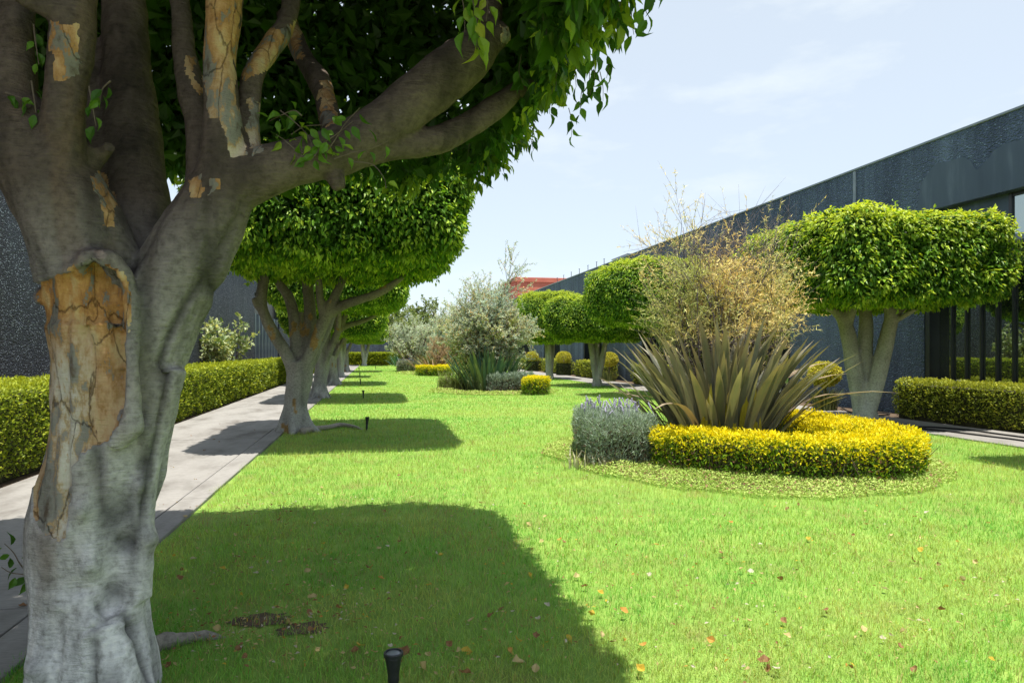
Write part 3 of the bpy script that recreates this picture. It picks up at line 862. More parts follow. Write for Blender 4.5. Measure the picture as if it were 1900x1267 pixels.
def ficus_crown(c, h, seed, n_out, n_in, r=.62, leaf=.075, lump=.10, hollow=None, young=.30, proto=(LEAF2_V, LEAF2_F), tones=((.040, .115, .012), (.12, .27, .022), (.46, .60, .06)), inner=1.6):
    """clipped crown: shingled drooping leaves over a dense leafy shell"""
    rng = np.random.default_rng(seed)
    c = np.asarray(c, float); h = np.asarray(h, float)
    def sdf(P):
        return sd_box(P, c, h, r) + lump * fbm(P * 1.1, seed, 3) + .12 * noise(P * 4.2, seed + 3) + .02 * noise(P * 9, seed + 6)
    lo, hi = c - h - .12, c + h + .12
    def filt(P, Nn, d):
        if hollow is None: return np.ones(len(P), bool)
        return hollow(P, Nn, d)
    parts = []
    P, Nn, d = shell(rng, sdf, lo, hi, n_out, .13)
    ok = filt(P, Nn, d); P, Nn, d = P[ok], Nn[ok], d[ok]
    n = len(P); outer = (P, Nn)
    D = unit(Nn * .75 + np.array((0, 0, -.70)) + .45 * rnd(rng, n))
    up = Nn[:, 2] > .6
    D[up] = unit(rnd(rng, up.sum()) * np.array((1, 1, .35)) + Nn[up] * .35)
    NN = unit(Nn * .7 + np.array((0, 0, .95)) + .45 * rnd(rng, n))
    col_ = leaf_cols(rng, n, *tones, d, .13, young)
    # crown top painted paler and yellower, sunlight put into the leaf colour
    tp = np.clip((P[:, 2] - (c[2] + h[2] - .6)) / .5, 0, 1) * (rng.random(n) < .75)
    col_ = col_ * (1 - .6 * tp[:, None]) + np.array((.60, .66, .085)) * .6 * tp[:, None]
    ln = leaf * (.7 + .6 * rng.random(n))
    # tufts standing proud of the face painted paler, like tips catching sun
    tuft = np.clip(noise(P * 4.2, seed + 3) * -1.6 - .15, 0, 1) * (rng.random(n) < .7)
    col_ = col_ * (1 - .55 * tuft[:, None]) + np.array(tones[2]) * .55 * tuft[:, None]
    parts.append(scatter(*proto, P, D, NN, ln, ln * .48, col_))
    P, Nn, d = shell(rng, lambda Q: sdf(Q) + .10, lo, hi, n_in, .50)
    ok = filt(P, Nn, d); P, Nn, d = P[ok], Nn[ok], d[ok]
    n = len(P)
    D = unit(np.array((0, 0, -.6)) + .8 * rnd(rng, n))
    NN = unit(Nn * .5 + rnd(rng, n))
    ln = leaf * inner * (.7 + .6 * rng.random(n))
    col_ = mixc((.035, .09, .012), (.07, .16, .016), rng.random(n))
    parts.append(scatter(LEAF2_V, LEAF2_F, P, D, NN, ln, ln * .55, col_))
    # loose shoots that stand out of the clipped face
    i = rng.choice(len(outer[0]), 170); k = 8
    ax = unit(outer[1][i] + np.array((0, 0, .5)) + .5 * rnd(rng, len(i)))
    t = (np.arange(k)[None, :, None] + 1) / k * rng.uniform(.06, .20, (len(i), 1, 1))
    Q = (outer[0][i][:, None, :] + ax[:, None, :] * t + .018 * rng.normal(size=(len(i), k, 3))).reshape(-1, 3)
    n = len(Q); ax = np.repeat(ax, k, 0)
    ln = leaf * (.6 + .5 * rng.random(n))
    cs = mixc(tones[1], tones[2], rng.random(n))
    parts.append(scatter(*proto, Q, unit(ax * .5 + rnd(rng, n) + np.array((0, 0, -.5))), unit(np.array((0, 0, 1)) + .7 * rnd(rng, n)), ln, ln * .48, cs))
    return join(parts)

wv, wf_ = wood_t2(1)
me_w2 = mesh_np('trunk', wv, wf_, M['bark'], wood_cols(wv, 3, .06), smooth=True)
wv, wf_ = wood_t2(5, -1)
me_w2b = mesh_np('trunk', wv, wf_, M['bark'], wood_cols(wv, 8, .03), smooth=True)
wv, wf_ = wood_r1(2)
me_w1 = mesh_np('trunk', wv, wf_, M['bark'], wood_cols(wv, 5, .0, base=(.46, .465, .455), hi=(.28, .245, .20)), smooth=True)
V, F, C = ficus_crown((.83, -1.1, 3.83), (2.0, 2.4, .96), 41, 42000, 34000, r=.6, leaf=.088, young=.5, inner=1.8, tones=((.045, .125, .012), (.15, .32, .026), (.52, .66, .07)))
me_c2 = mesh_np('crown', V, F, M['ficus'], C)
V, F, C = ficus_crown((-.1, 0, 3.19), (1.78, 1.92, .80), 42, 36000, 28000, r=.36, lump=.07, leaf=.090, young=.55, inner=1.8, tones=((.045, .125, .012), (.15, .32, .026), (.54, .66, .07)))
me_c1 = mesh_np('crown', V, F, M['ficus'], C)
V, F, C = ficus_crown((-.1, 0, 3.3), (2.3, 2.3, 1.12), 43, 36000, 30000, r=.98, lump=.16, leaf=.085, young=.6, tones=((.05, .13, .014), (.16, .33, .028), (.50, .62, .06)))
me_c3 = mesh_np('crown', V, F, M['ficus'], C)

def ficus(loc, wood, crown, label, group, rot=0, sc_=(1, 1, 1), crot=0, coff=(0, 0, 0), csc=(1, 1, 1)):
    root = empty('ficus_tree', (loc[0], loc[1], 0), label, 'tree', group)
    t = link('trunk', wood, root); t.rotation_euler.z = rot; t.scale = sc_
    c = link('crown', crown, root); c.rotation_euler.z = crot; c.location = coff; c.scale = csc; tag(c, kind='stuff')
    return root

GL = 'clipped ficus trees in a row beside the concrete path'
GR = 'clipped ficus trees in a row before the glass building'
ficus(G(548, 801), me_w2, me_c2, 'many-stemmed ficus on the path edge with a square crown and a broken branch stub', GL)
ficus(G(593, 738), me_w2b, me_c2, 'clipped ficus just beyond the many-stemmed one, wide crown leaning over the lawn', GL, crot=0, coff=(-.15, 0, -.1), rot=math.pi)
ficus(G(618, 713.5), me_w2b, me_c3, 'fourth clipped ficus from the camera along the path, mostly hidden by nearer crowns', GL, rot=.4, coff=(.2, 0, -.05))
ficus(G(631, 700), me_w1, me_c1, 'fifth clipped ficus from the camera along the path, pale trunk in crown shade', GL, rot=1.2, coff=(.0, 0, 0))
ficus(G(642, 690), me_w2, me_c3, 'sixth clipped ficus from the camera along the path', GL, rot=2.2, coff=(.4, 0, 0))
ficus(G(676, 679), me_w1, me_c3, 'lone far clipped ficus standing before the distant hedge', GL, rot=.6, coff=(.6, 0, .1), csc=(.8, .8, 1))
rl1 = A(1606, 651, 13.7)
ficus(rl1, me_w1, me_c1, 'flat topped ficus with three pale stems before the roughcast pier', GR, rot=-.67)
ra = A(1262, 651, 22.6)
ficus(ra, me_w2, me_c3, 'domed clipped ficus partly hidden by the yellowing shrub', GR, rot=1.9, coff=(-.75, 0, .42), crot=.4, csc=(.84, .84, .9))
rb = G(1108, 716.5)
ficus(rb, me_w1, me_c3, 'clipped ficus with a thick forked trunk under the domed one', GR, rot=-.32, coff=(.1, 0, .12), crot=2.2, csc=(.86, .86, .84), sc_=(.8, .8, .93))
rc = G(1020, 703.5)
ficus(rc, me_w1, me_c3, 'small far clipped ficus with a tufted top by the dark building', GR, rot=.9, coff=(-.1, 0, -.5), crot=1.57, csc=(.74, .74, 1.14), sc_=(.85, .85, .95))
ficus((10.0, 5.25), me_w1, me_c1, 'clipped ficus whose leafy shoots reach in beside the first glass bay', GR, rot=2.5, coff=(-.18, .1, .8), crot=math.pi)

# ------------------------------------------------------------------ the big ficus close to the camera
def inpoly(x, y, poly):
    r = np.zeros(len(x), bool); j = len(poly) - 1
    for i in range(len(poly)):
        xi, yi = poly[i]; xj, yj = poly[j]
        r ^= ((yi > y) != (yj > y)) & (x < (xj - xi) * (y - yi) / (yj - yi + 1e-9) + xi)
        j = i
    return r

def big_tree():
    base = A(170, 651, 3.0); base[2] = 0
    root = empty('ficus_tree', base, 'big old ficus in front with scarred pale trunk and broad limbs', 'tree')
    def lim(*pts):
        P = [A(x, y, Z) for x, y, Z, w in pts]; r = [w / 2 * Z / F_PX for x, y, Z, w in pts]
        return (P, r)
    L = [lim((175, 1315, 3.02, 240), (172, 1200, 3.0, 205), (168, 1100, 3.0, 196), (171, 980, 3.0, 212), (187, 880, 3.0, 210), (205, 780, 3.0, 206), (214, 680, 3.0, 226), (212, 600, 3.0, 240)),
         # mass that carries the path-side limbs
         lim((210, 640, 2.98, 212), (178, 540, 2.95, 184), (150, 450, 2.9, 170), (108, 360, 2.86, 166), (62, 280, 2.84, 160), (20, 210, 2.82, 120)),
         lim((60, 320, 2.84, 130), (25, 210, 2.8, 78), (30, 110, 2.82, 58), (33, 20, 2.85, 52), (38, -120, 2.9, 48)),
         lim((100, 370, 2.84, 130), (114, 265, 2.79, 90), (119, 200, 2.75, 74), (128, 130, 2.73, 74), (135, 70, 2.72, 76), (140, 20, 2.72, 74), (150, -120, 2.75, 66)),
         lim((140, 40, 2.70, 60), (95, 15, 2.66, 44), (45, -8, 2.62, 36), (20, -22, 2.6, 30)),
         lim((40, 290, 2.84, 120), (-60, 200, 2.85, 100), (-170, 90, 2.9, 90), (-260, -60, 3.0, 70)),
         # middle stem standing behind
         lim((235, 620, 3.06, 160), (252, 520, 3.12, 135), (258, 430, 3.2, 116), (254, 330, 3.3, 102), (246, 230, 3.42, 94), (236, 120, 3.55, 86), (230, 0, 3.7, 80), (215, -120, 3.9, 70)),
         lim((248, 420, 3.2, 90), (205, 300, 3.32, 70), (180, 200, 3.45, 56), (165, 80, 3.6, 44)),
         # limb over the lawn
         lim((262, 640, 3.0, 170), (322, 530, 3.0, 150), (368, 440, 3.0, 140), (402, 370, 3.0, 128), (428, 320, 3.0, 112)),
         lim((405, 370, 2.98, 110), (412, 290, 2.97, 84), (412, 210, 2.97, 70), (408, 120, 2.97, 63), (414, 40, 2.98, 60), (424, -60, 3.0, 58), (430, -160, 3.1, 50)),
         lim((372, 400, 3.06, 80), (374, 320, 3.1, 56), (370, 250, 3.12, 50), (358, 180, 3.16, 46), (343, 110, 3.22, 42), (335, 20, 3.3, 38), (325, -80, 3.42, 34), (315, -180, 3.6, 28)),
         lim((448, 330, 3.05, 70), (458, 250, 3.08, 48), (462, 190, 3.12, 42), (472, 135, 3.18, 40), (505, 85, 3.28, 40), (535, 30, 3.4, 36), (545, -60, 3.5, 30)),
         lim((410, 350, 3.0, 120), (470, 325, 3.02, 100), (530, 306, 3.06, 90), (595, 290, 3.1, 84), (655, 262, 3.16, 82), (715, 228, 3.22, 84), (770, 185, 3.28, 88), (820, 145, 3.34, 94), (860, 115, 3.4, 92), (892, 78, 3.46, 72), (905, 25, 3.55, 54), (902, -60, 3.7, 44)),
         lim((880, 105, 3.44, 60), (915, 72, 3.46, 46), (938, 58, 3.48, 40)),
         lim((620, 300, 3.14, 60), (672, 285, 3.2, 48), (725, 272, 3.26, 52), (780, 268, 3.34, 50), (830, 254, 3.44, 48), (880, 226, 3.54, 46), (925, 195, 3.66, 40), (965, 160, 3.8, 34), (1010, 110, 4.0, 24)),
         lim((610, 305, 3.12, 40), (622, 330, 3.1, 34), (630, 352, 3.1, 22)),
         lim((622, 290, 3.2, 44), (610, 215, 3.5, 44), (590, 150, 3.8, 42), (555, 90, 4.1, 40), (530, 30, 4.4, 34)),
         # rolled callus bordering the scar, knots and flared roots
         lim((236, 545, 2.80, 46), (243, 600, 2.80, 40), (243, 680, 2.775, 40), (244, 740, 2.775, 46), (238, 790, 2.775, 50), (215, 828, 2.78, 42)),
         lim((88, 560, 2.86, 50), (100, 520, 2.80, 46), (140, 502, 2.755, 44), (182, 478, 2.74, 40), (220, 505, 2.77, 36), (238, 550, 2.80, 36)),
         lim((205, 270, 2.86, 30), (185, 290, 2.9, 36), (160, 320, 2.9, 40)),
         lim((155, 1170, 2.9, 120), (122, 1225, 2.86, 90), (95, 1262, 2.82, 64), (75, 1290, 2.80, 46)),
         lim((205, 1150, 2.9, 120), (240, 1215, 2.87, 80), (262, 1255, 2.85, 52), (278, 1300, 2.82, 40)),
         lim((200, 1180, 2.85, 120), (215, 1250, 2.78, 90), (222, 1310, 2.74, 80)),
         lim((160, 1100, 2.86, 90), (160, 1200, 2.82, 80), (150, 1300, 2.76, 70)),
         lim((120, 1130, 2.9, 70), (140, 1050, 2.86, 60), (150, 950, 2.86, 40)),
         lim((250, 1110, 2.92, 60), (256, 1010, 2.92, 50), (262, 900, 2.92, 50), (285, 780, 2.93, 60), (310, 680, 2.95, 70)),
         ]
    V, Nn, F = fuse(L, .0128, 3, 16)
    px, py, Z = project(V)
    tocam = unit(np.array((0, 0, EYE)) - V)
    face = (Nn * tocam).sum(1)
    low = np.clip((2.3 - V[:, 2]) / .5, 0, 1)
    # knots and hollows of the old trunk
    disp = .018 * fbm(V * 2.6, 3, 3) + .008 * fbm(V * 9, 5, 3)
    disp += low * (.024 * fbm(V * np.array((6.5, 6.5, .8)), 8, 3) - .020 * np.clip(.22 - np.abs(noise(V * np.array((5, 5, .7)), 18)), 0, 1) / .22)
    knot = np.zeros(len(V))
    for kx, ky, kr, kh in [(152, 945, 17, .030), (165, 1048, 20, .030), (120, 990, 14, .014), (168, 1160, 22, .02), (75, 1240, 16, .02), (232, 1010, 14, -.022), (262, 860, 15, -.016),
                           (262, 905, 14, .018), (300, 690, 16, -.015), (270, 800, 22, .014), (215, 1100, 20, -.014), (108, 1120, 16, .012), (275, 1000, 14, .02), (186, 1130, 12, -.016), (250, 1160, 16, -.02)]:
        g = np.exp(-(((px - kx) / kr) ** 2 + ((py - ky) / (kr * 1.25)) ** 2)) * (face > -.1) * (Z < 3.15)
        disp += 1.7 * kh * g
        knot = np.maximum(knot, g * (.75 if kh < 0 else .3))
    jx = px + 9 * fbm(V * 11, 21, 3); jy = py + 16 * fbm(V * 8, 22, 3)
    front = (face > -.25) & (Z < 3.02)
    scar = inpoly(jx, jy, [(55, 526), (88, 516), (126, 511), (175, 488), (204, 503), (232, 535), (236, 570), (228, 612), (222, 681), (222, 744), (216, 788), (197, 808), (176, 823), (150, 835), (133, 870),
                           (126, 910), (119, 994), (104, 1003), (72, 985), (55, 960)]) & front
    groove = np.abs(noise(np.stack([px / 26, py / 150, px * 0], 1), 31))
    disp = np.where(scar, disp - .020 + .020 * (groove - .4) + .010 * fbm(V * np.array((16, 16, 4)), 33, 3), disp)
    # the wood behind the rolled bark is hollowed out
    hol = np.exp(-((px - 150 - (py - 620) * .12) / 9) ** 2 - ((py - 620) / 55) ** 2) * front
    disp = disp - .05 * hol
    hol2 = np.exp(-((px - 216 - (py - 650) * .05) / 7) ** 2 - ((py - 650) / 90) ** 2) * front
    disp = disp - .05 * hol2
    V2 = V + Nn * disp[:, None]
    # colours of bark and bared wood, with shade painted into limbs and folds
    c = wood_cols(V, 12, 0, base=(.79, .785, .80), hi=(.125, .096, .08), zsw=1.9)  # limbs coloured much darker than the trunk, standing in for crown shade
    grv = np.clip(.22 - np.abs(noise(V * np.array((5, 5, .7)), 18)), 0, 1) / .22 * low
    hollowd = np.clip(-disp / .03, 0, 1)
    c = c * (1 - .45 * grv - .3 * hollowd * low)[:, None]  # grooves and hollows painted darker, in place of shade in the relief
    vst = np.clip(fbm(V * np.array((16, 16, 1.3)), 71, 4) * 2.5 - .1, 0, 1)
    c = c * (1 - .4 * vst)[:, None]
    c = c * (1 - .7 * knot)[:, None]
    blot = np.clip(fbm(V * np.array((4, 4, 3)), 60, 4) * 2 - .2, 0, 1)
    c = c * (1 - .25 * blot[:, None]) + np.array((.33, .26, .20)) * .25 * blot[:, None]
    n1 = fbm(V * np.array((7, 7, 2.4)), 40, 4); n2 = fbm(V * np.array((14, 14, 6)), 44, 4)
    sm = scar.astype(float); cream = np.clip((jy - 575) / 120, 0, 1) * np.clip(1.25 - np.abs(px - 118) / 60, .25, 1)
    # rusty stains that weep from the wound and from old knots
    stn = np.clip(fbm(V * np.array((10, 10, 1.6)), 63, 4) * 2.2 - .3, 0, 1) * np.exp(-((px - 120) / 95) ** 2) * front
    c = c * (1 - .5 * stn[:, None]) + np.array((.20, .12, .075)) * .5 * stn[:, None]
    rim = inpoly(jx, jy, [(118, 505), (175, 478), (232, 512), (246, 560), (238, 620), (226, 560), (190, 505), (140, 516)]) & front
    sm = np.where(rim, 1, sm); cream = np.where(rim, .1, cream)
    # peeled limbs: orange and cream wood
    peel = [[(92, 45), (150, 45), (150, 140), (92, 150)], [(378, -20), (446, -20), (444, 120), (440, 225), (382, 220), (376, 100)], [(340, 105), (362, 110), (375, 170), (360, 175)],
            [(405, 200), (450, 200), (456, 290), (425, 290)], [(458, 180), (492, 190), (490, 290), (466, 300)], [(345, 320), (372, 318), (372, 360), (345, 365)], [(385, 332), (410, 330), (404, 348), (380, 356)],
            [(925, 45), (955, 45), (955, 80), (925, 80)], [(590, 150), (620, 150), (625, 230), (590, 235)], [(165, 330), (205, 325), (218, 420), (195, 420)], [(440, 60), (560, 40), (560, 110), (450, 150)]]
    jx2 = px + 14 * fbm(V * 16, 51, 3); jy2 = py + 20 * fbm(V * 13, 52, 3)
    for k, pl in enumerate(peel):
        m = inpoly(jx2, jy2, pl) & (face > -.2)
        sm = np.where(m, .9 if k == 1 else .62, sm); cream = np.where(m, .7 if k in (3, 4, 7) else (np.clip((jy2 - 60) / 260, .1, .7) if k == 1 else .15), cream)
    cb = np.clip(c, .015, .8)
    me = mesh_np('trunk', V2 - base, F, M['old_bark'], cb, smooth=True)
    for nm, arr in (('scar', sm), ('cream', cream)):
        a = me.attributes.new(nm, 'FLOAT', 'POINT'); a.data.foreach_set('value', arr.astype(np.float32))
    link('trunk', me, root)
    # exposed root running into the grass
    g = [G(262, 1225), G(300, 1202), G(335, 1194), G(378, 1184), G(420, 1180)]
    mb = MB(); pp, rr = smooth_path([p + np.array((0, 0, z)) - base for p, z in zip(g, (.05, .028, .022, .012, -.02))], [.06, .045, .036, .028, .016], 5)
    rg = random.Random(4); rr = [r * rg.uniform(.85, 1.2) for r in rr]
    mb.tube(pp, rr, 9); me = mb.mesh('root', M['bark'], True)
    a = me.attributes.new('col', 'FLOAT_COLOR', 'POINT'); a.data.foreach_set('color', np.tile((.27, .25, .22, 1), len(me.vertices)).astype(np.float32))
    link('root', me, root)

    # crown: a broad clipped box, open underneath so the limbs show
    cc = np.array((-1.27, 3.12, 3.85)); hh = np.array((2.42, 2.80, 1.15))
    def hollow(P, Nn, d):
        side = np.minimum(hh[0] - np.abs(P[:, 0] - cc[0]), hh[1] - np.abs(P[:, 1] - cc[1]))
        low_ = P[:, 2] < cc[2] + hh[2] - .62
        keep = ~(low_ & (side > np.where(P[:, 0] > .3, .44, .62) + .2 * fbm(P * 1.7, 90, 3)))
        near = (P[:, 1] < 1.9) & low_           # the side over the camera is clipped higher
        return keep & ~near
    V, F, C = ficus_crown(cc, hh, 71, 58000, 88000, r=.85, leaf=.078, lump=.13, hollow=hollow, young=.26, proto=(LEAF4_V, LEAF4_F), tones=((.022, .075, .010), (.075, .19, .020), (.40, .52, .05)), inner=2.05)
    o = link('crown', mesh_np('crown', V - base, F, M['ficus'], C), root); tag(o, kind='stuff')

    # single leaves that hang free and can be told apart
    rng = np.random.default_rng(5)
    L8 = np.array([(0, 0, 0), (.14, .30, .05), (.40, .5, .09), (.68, .30, .05), (.14, -.30, .05), (.40, -.5, .09), (.68, -.30, .05), (.16, 0, .0), (.42, 0, .01), (.70, 0, -.03), (1.0, 0, -.16), (.84, .09, -.04), (.84, -.09, -.04)])
    F8 = [(0, 7, 1), (1, 7, 8, 2), (2, 8, 9, 3), (3, 9, 11), (9, 10, 11), (0, 4, 7), (4, 5, 8, 7), (5, 6, 9, 8), (6, 12, 9), (9, 12, 10)]
    meshes = []
    for k, cl in enumerate([(.05, .13, .016), (.075, .18, .02), (.12, .25, .025), (.24, .36, .035), (.36, .40, .05), (.035, .10, .018)]):
        for v in range(2):
            L = L8.copy(); L[:, 1] *= .50 + .06 * v; L[:, 2] *= 1 + .8 * v; L[:, 2] -= (.10 + .12 * v) * L[:, 0] ** 2
            me = bpy.data.meshes.new('leaf'); me.from_pydata(L.tolist(), [], F8); me.materials.append(M['ficus'])
            a = me.attributes.new('col', 'FLOAT_COLOR', 'POINT'); a.data.foreach_set('color', np.tile((*cl, 1), len(L)).astype(np.float32))
            meshes.append(me)
    from mathutils import Matrix
    tw = MB()
    count = [0]
    def leaf(p, size, d, nrm, tones):
        d = unit(np.asarray(d, float)); nrm = np.asarray(nrm, float); nrm = unit(nrm - d * nrm.dot(d)); wv_ = np.cross(nrm, d)
        o = link('leaf', meshes[tones[rng.integers(len(tones))] * 2 + rng.integers(2)], root)
        o.matrix_local = Matrix(((d[0]*size, wv_[0]*size, nrm[0]*size, p[0]-base[0]), (d[1]*size, wv_[1]*size, nrm[1]*size, p[1]-base[1]), (d[2]*size, wv_[2]*size, nrm[2]*size, p[2]-base[2]), (0, 0, 0, 1)))
        count[0] += 1
    def sprig(pts, n, size, tones, spread=.5, tr=.0035, down=.9):
        """a twig through pts with drooping leaves left and right of it"""
        P, r = smooth_path(pts, [tr] * len(pts), 5)
        tw.tube([q - base for q in P], [tr * (1 - .6 * i / len(P)) for i in range(len(P))], 5)
        for i in range(n):
            t = (i + .6) / n * (len(P) - 1); a = int(t); p = P[a] + (P[min(a + 1, len(P) - 1)] - P[a]) * (t - a)
            ax = unit(P[min(a + 1, len(P) - 1)] - P[max(a - 1, 0)])
            toc = unit(np.array((0, 0, EYE)) - p)
            sidev = unit(np.cross(ax, toc)) * (1 if i % 2 else -1)
            d = sidev * spread + np.array((0, 0, -down)) + ax * .35 + .28 * rng.normal(size=3)
            q = p + unit(d) * .015
            leaf(q, size * rng.uniform(.75, 1.2), d, toc * .6 + np.array((0, 0, .5)) + .45 * rng.normal(size=3), tones)
    # lit spray hanging by the end of the great limb
    sprig([A(872, -25, 2.75), A(880, 15, 2.74), A(886, 55, 2.74), A(884, 92, 2.75)], 9, .085, (3, 4, 3, 2))
    sprig([A(850, -30, 2.8), A(858, 0, 2.78), A(862, 30, 2.78), A(862, 60, 2.78)], 6, .08, (2, 3, 1))
    sprig([A(900, -30, 2.8), A(905, 5, 2.79), A(902, 40, 2.79)], 5, .075, (3, 4))
    # young shoots on the limb
    for q in [((520, 205), (545, 225), (570, 250), (580, 272)), ((560, 285), (600, 265), (630, 245), (655, 225)), ((600, 290), (620, 262), (640, 230), (668, 200)), ((575, 300), (555, 285), (530, 262), (512, 250)),
              ((620, 295), (650, 285), (690, 275), (720, 262)), ((650, 300), (690, 305), (712, 330), (716, 350)), ((560, 215), (545, 205), (520, 215), (500, 225)), ((540, 250), (565, 235), (600, 232)), ((600, 255), (590, 280), (575, 300))]:
        sprig([A(x, y, 2.98 - .02 * i) for i, (x, y) in enumerate(q)], 6, .062, (2, 3, 1, 2), spread=.8, down=.55, tr=.003)
    # small shoots by the path-side limbs
    for q in [((62, 45), (66, 80), (72, 120)), ((58, 150), (64, 190), (66, 210)), ((165, 160), (172, 200), (178, 235)), ((10, 172), (28, 178), (42, 182)), ((205, 150), (190, 165), (185, 185))]:
        sprig([A(x, y, 2.7) for x, y in q], 4, .06, (1, 2, 0), spread=.7)
    # low shoot at the foot, over the path
    sprig([A(62, 1072, 2.9), A(40, 1050, 2.86), A(25, 1025, 2.84), A(8, 1008, 2.82)], 7, .055, (0, 5, 1), spread=.9, down=.4)
    sprig([A(62, 1072, 2.9), A(45, 1066, 2.86), A(20, 1062, 2.84), A(2, 1052, 2.82)], 5, .055, (0, 5, 1), spread=.9, down=.4)
    # free-hanging leaves along the clipped lower rim
    rim_pts = [(1232, -5, 2.55), (1215, 30, 2.68), (1196, 65, 2.85), (1178, 100, 3.0), (1160, 135, 3.18), (1138, 165, 3.4), (1118, 195, 3.6), (1090, 225, 3.85), (1066, 255, 4.1), (1030, 285, 4.4), (990, 305, 4.7), (940, 318, 5.0), (890, 335, 5.3)]
    sel = rng.random(46)
    for t in sel:
        f = t * (len(rim_pts) - 1); i = int(f); a, b = rim_pts[i], rim_pts[min(i + 1, len(rim_pts) - 1)]
        x, y, Z = [a[k] + (b[k] - a[k]) * (f - i) for k in range(3)]
        off = rng.uniform(-170, -12)
        x += off; y += rng.uniform(-10, 20) - abs(off) * .2
        top = A(x, y - 60, Z); bot = A(x + rng.uniform(-6, 6), y - 5, Z)
        n = 4
        if count[0] + n > 300: break
        sprig([top, (top + bot) / 2 + .01 * rng.normal(size=3), bot], n, .075, (0, 1, 0, 2, 5), spread=.55, tr=.0025)
    o = tw.build('twigs', M['twig'], root); tag(o, kind='stuff')
big_tree()

# ------------------------------------------------------------------ shrubs built from branching twigs
def branching(rng, base, tips, sub, subsub, r0, spread=.45, rise=.25, mb=None, wob=.06):
    """stems from base to tips, twigs off the stems; returns twig segments (start, end)"""
    segs = []
    for tpt in tips:
        b = base + np.array((rng.normal() * .08, rng.normal() * .08, 0))
        tpt = np.asarray(tpt, float); ln = np.linalg.norm(tpt - b)
        mid = b + (tpt - b) * .5 + np.array((0, 0, .12 * ln)) * rise * 2 + rng.normal(size=3) * wob * ln
        P, r = smooth_path([b, mid, tpt], [r0, r0 * .6, r0 * .18], 5)
        mb.tube(P, r, 5)
        for k in range(sub):
            t = rng.uniform(.28, 1.0); i = min(int(t * (len(P) - 1)), len(P) - 2)
            p = P[i]; ax = unit(P[i + 1] - P[i])
            d = unit(ax * .8 + rng.normal(size=3) * spread * 1.3 + np.array((0, 0, rise)))
            l2 = ln * rng.uniform(.16, .34)
            e = p + d * l2; m2 = (p + e) / 2 + rng.normal(size=3) * l2 * .08
            mb.tube([p, m2, e], [r0 * .26, r0 * .18, r0 * .08], 3)
            segs.append((p, e))
            for q in range(subsub):
                s = m2 + (e - m2) * rng.uniform(-.4, 1)
                d2 = unit(d * .8 + rng.normal(size=3) * spread * 1.5 + np.array((0, 0, rise)))
                e2 = s + d2 * l2 * rng.uniform(.35, .7)
                mb.tube([s, e2], [r0 * .11, r0 * .05], 3)
                segs.append((s, e2))
    return segs

def foliage(rng, segs, per, length, width, cfun, proto=(BLADE_V, BLADE_F), hang=0.0, fwd=.7):
    S = np.array([s for s, e in segs]); E = np.array([e for s, e in segs])
    idx = np.repeat(np.arange(len(S)), per); n = len(idx)
    t = rng.random((n, 1))
    P = S[idx] + (E[idx] - S[idx]) * (.15 + .9 * t)
    ax = unit(E[idx] - S[idx])
    D = unit(ax * fwd + .7 * rnd(rng, n) + np.array((0, 0, -hang)))
    c = cfun(P, n)
    ln = length * (.6 + .8 * rng.random(n))
    return scatter(*proto, P, D, unit(rnd(rng, n) + np.array((0, 0, .6))), ln, ln * width, c)

def ell_tips(rng, c, h, n, lo=-.5, surf=.8):
    out_ = []
    while len(out_) < n:
        d = unit(rng.normal(size=3))
        if d[2] < lo: continue
        out_.append(np.asarray(c) + d * np.asarray(h) * rng.uniform(surf, 1.0))
    return out_

def shrub_tree(name, loc, c, h, label, cat, group, seed, n_tips, sub, subsub, r0, per, length, width, cfun, m, lo=-.5, extra=None, proto=(BLADE_V, BLADE_F), wood='twig', bare=None, rise=.25, surf=.8):
    rng = np.random.default_rng(seed)
    root = empty(name, (loc[0], loc[1], 0), label, cat, group)
    mb = MB()
    tips = ell_tips(rng, c, h, n_tips, lo, surf) + list(extra or [])
    segs = branching(rng, np.zeros(3), tips, sub, subsub, r0, mb=mb, rise=rise)
    mb.build('trunk', M[wood], root, smooth=True)
    sg = segs if bare is None else [s for s in segs if not bare(rng, s)]
    V, F, C = foliage(rng, sg, per, length, width, cfun, proto)
    o = link('crown', mesh_np('crown', V, F, M[m], C), root); tag(o, kind='stuff')
    return root

M['bare'] = noise_mat('bare twigs', [(.3, (.085, .07, .075)), (.7, (.19, .155, .15))], 10, bstr=0)
# yellowing feathery shrub in the first bed
lc = A(1335, 651, 10.9)
def c_dying(rng):
    def f(P, n):
        m = fbm(P * 1.3, 77, 3) + .15 * rng.normal(size=n) - .13 * (P[:, 2] - 2.6) * .5
        c = mixc((.82, .64, .26), (.80, .82, .36), np.clip(.5 + 1.6 * m, 0, 1))
        g = m > .16
        c[g] = mixc((.62, .66, .24), (.40, .48, .15), rng.random(g.sum()))
        return c * (.75 + .5 * rng.random((n, 1)))
    return f
rngd = np.random.default_rng(3)
shrub_tree('shrub', lc, (.02, 0, 2.25), (1.12, 1.1, 1.05), 'tall feathery shrub turning orange and yellow with bare twigs on top', 'shrub', None, 91, 40, 13, 6, .022, 17, .062, .15, c_dying(rngd), 'dry', lo=-.45,
           extra=[(-.62, 0, 3.45), (-.3, .1, 3.3), (-.05, .0, 3.4), (.2, .1, 3.1), (.6, 0, 3.2), (.85, 0, 3.3), (.45, .2, 3.0), (-.85, 0, 3.2), (1.0, .1, 3.0)], wood='bare',
           bare=lambda r, s: (s[1][2] > 3.0 and r.random() < .8 and not (s[1][0] < -.5 and s[1][2] > 3.3)) or r.random() < .10 or (s[1][2] < 1.75 and r.random() < .85))

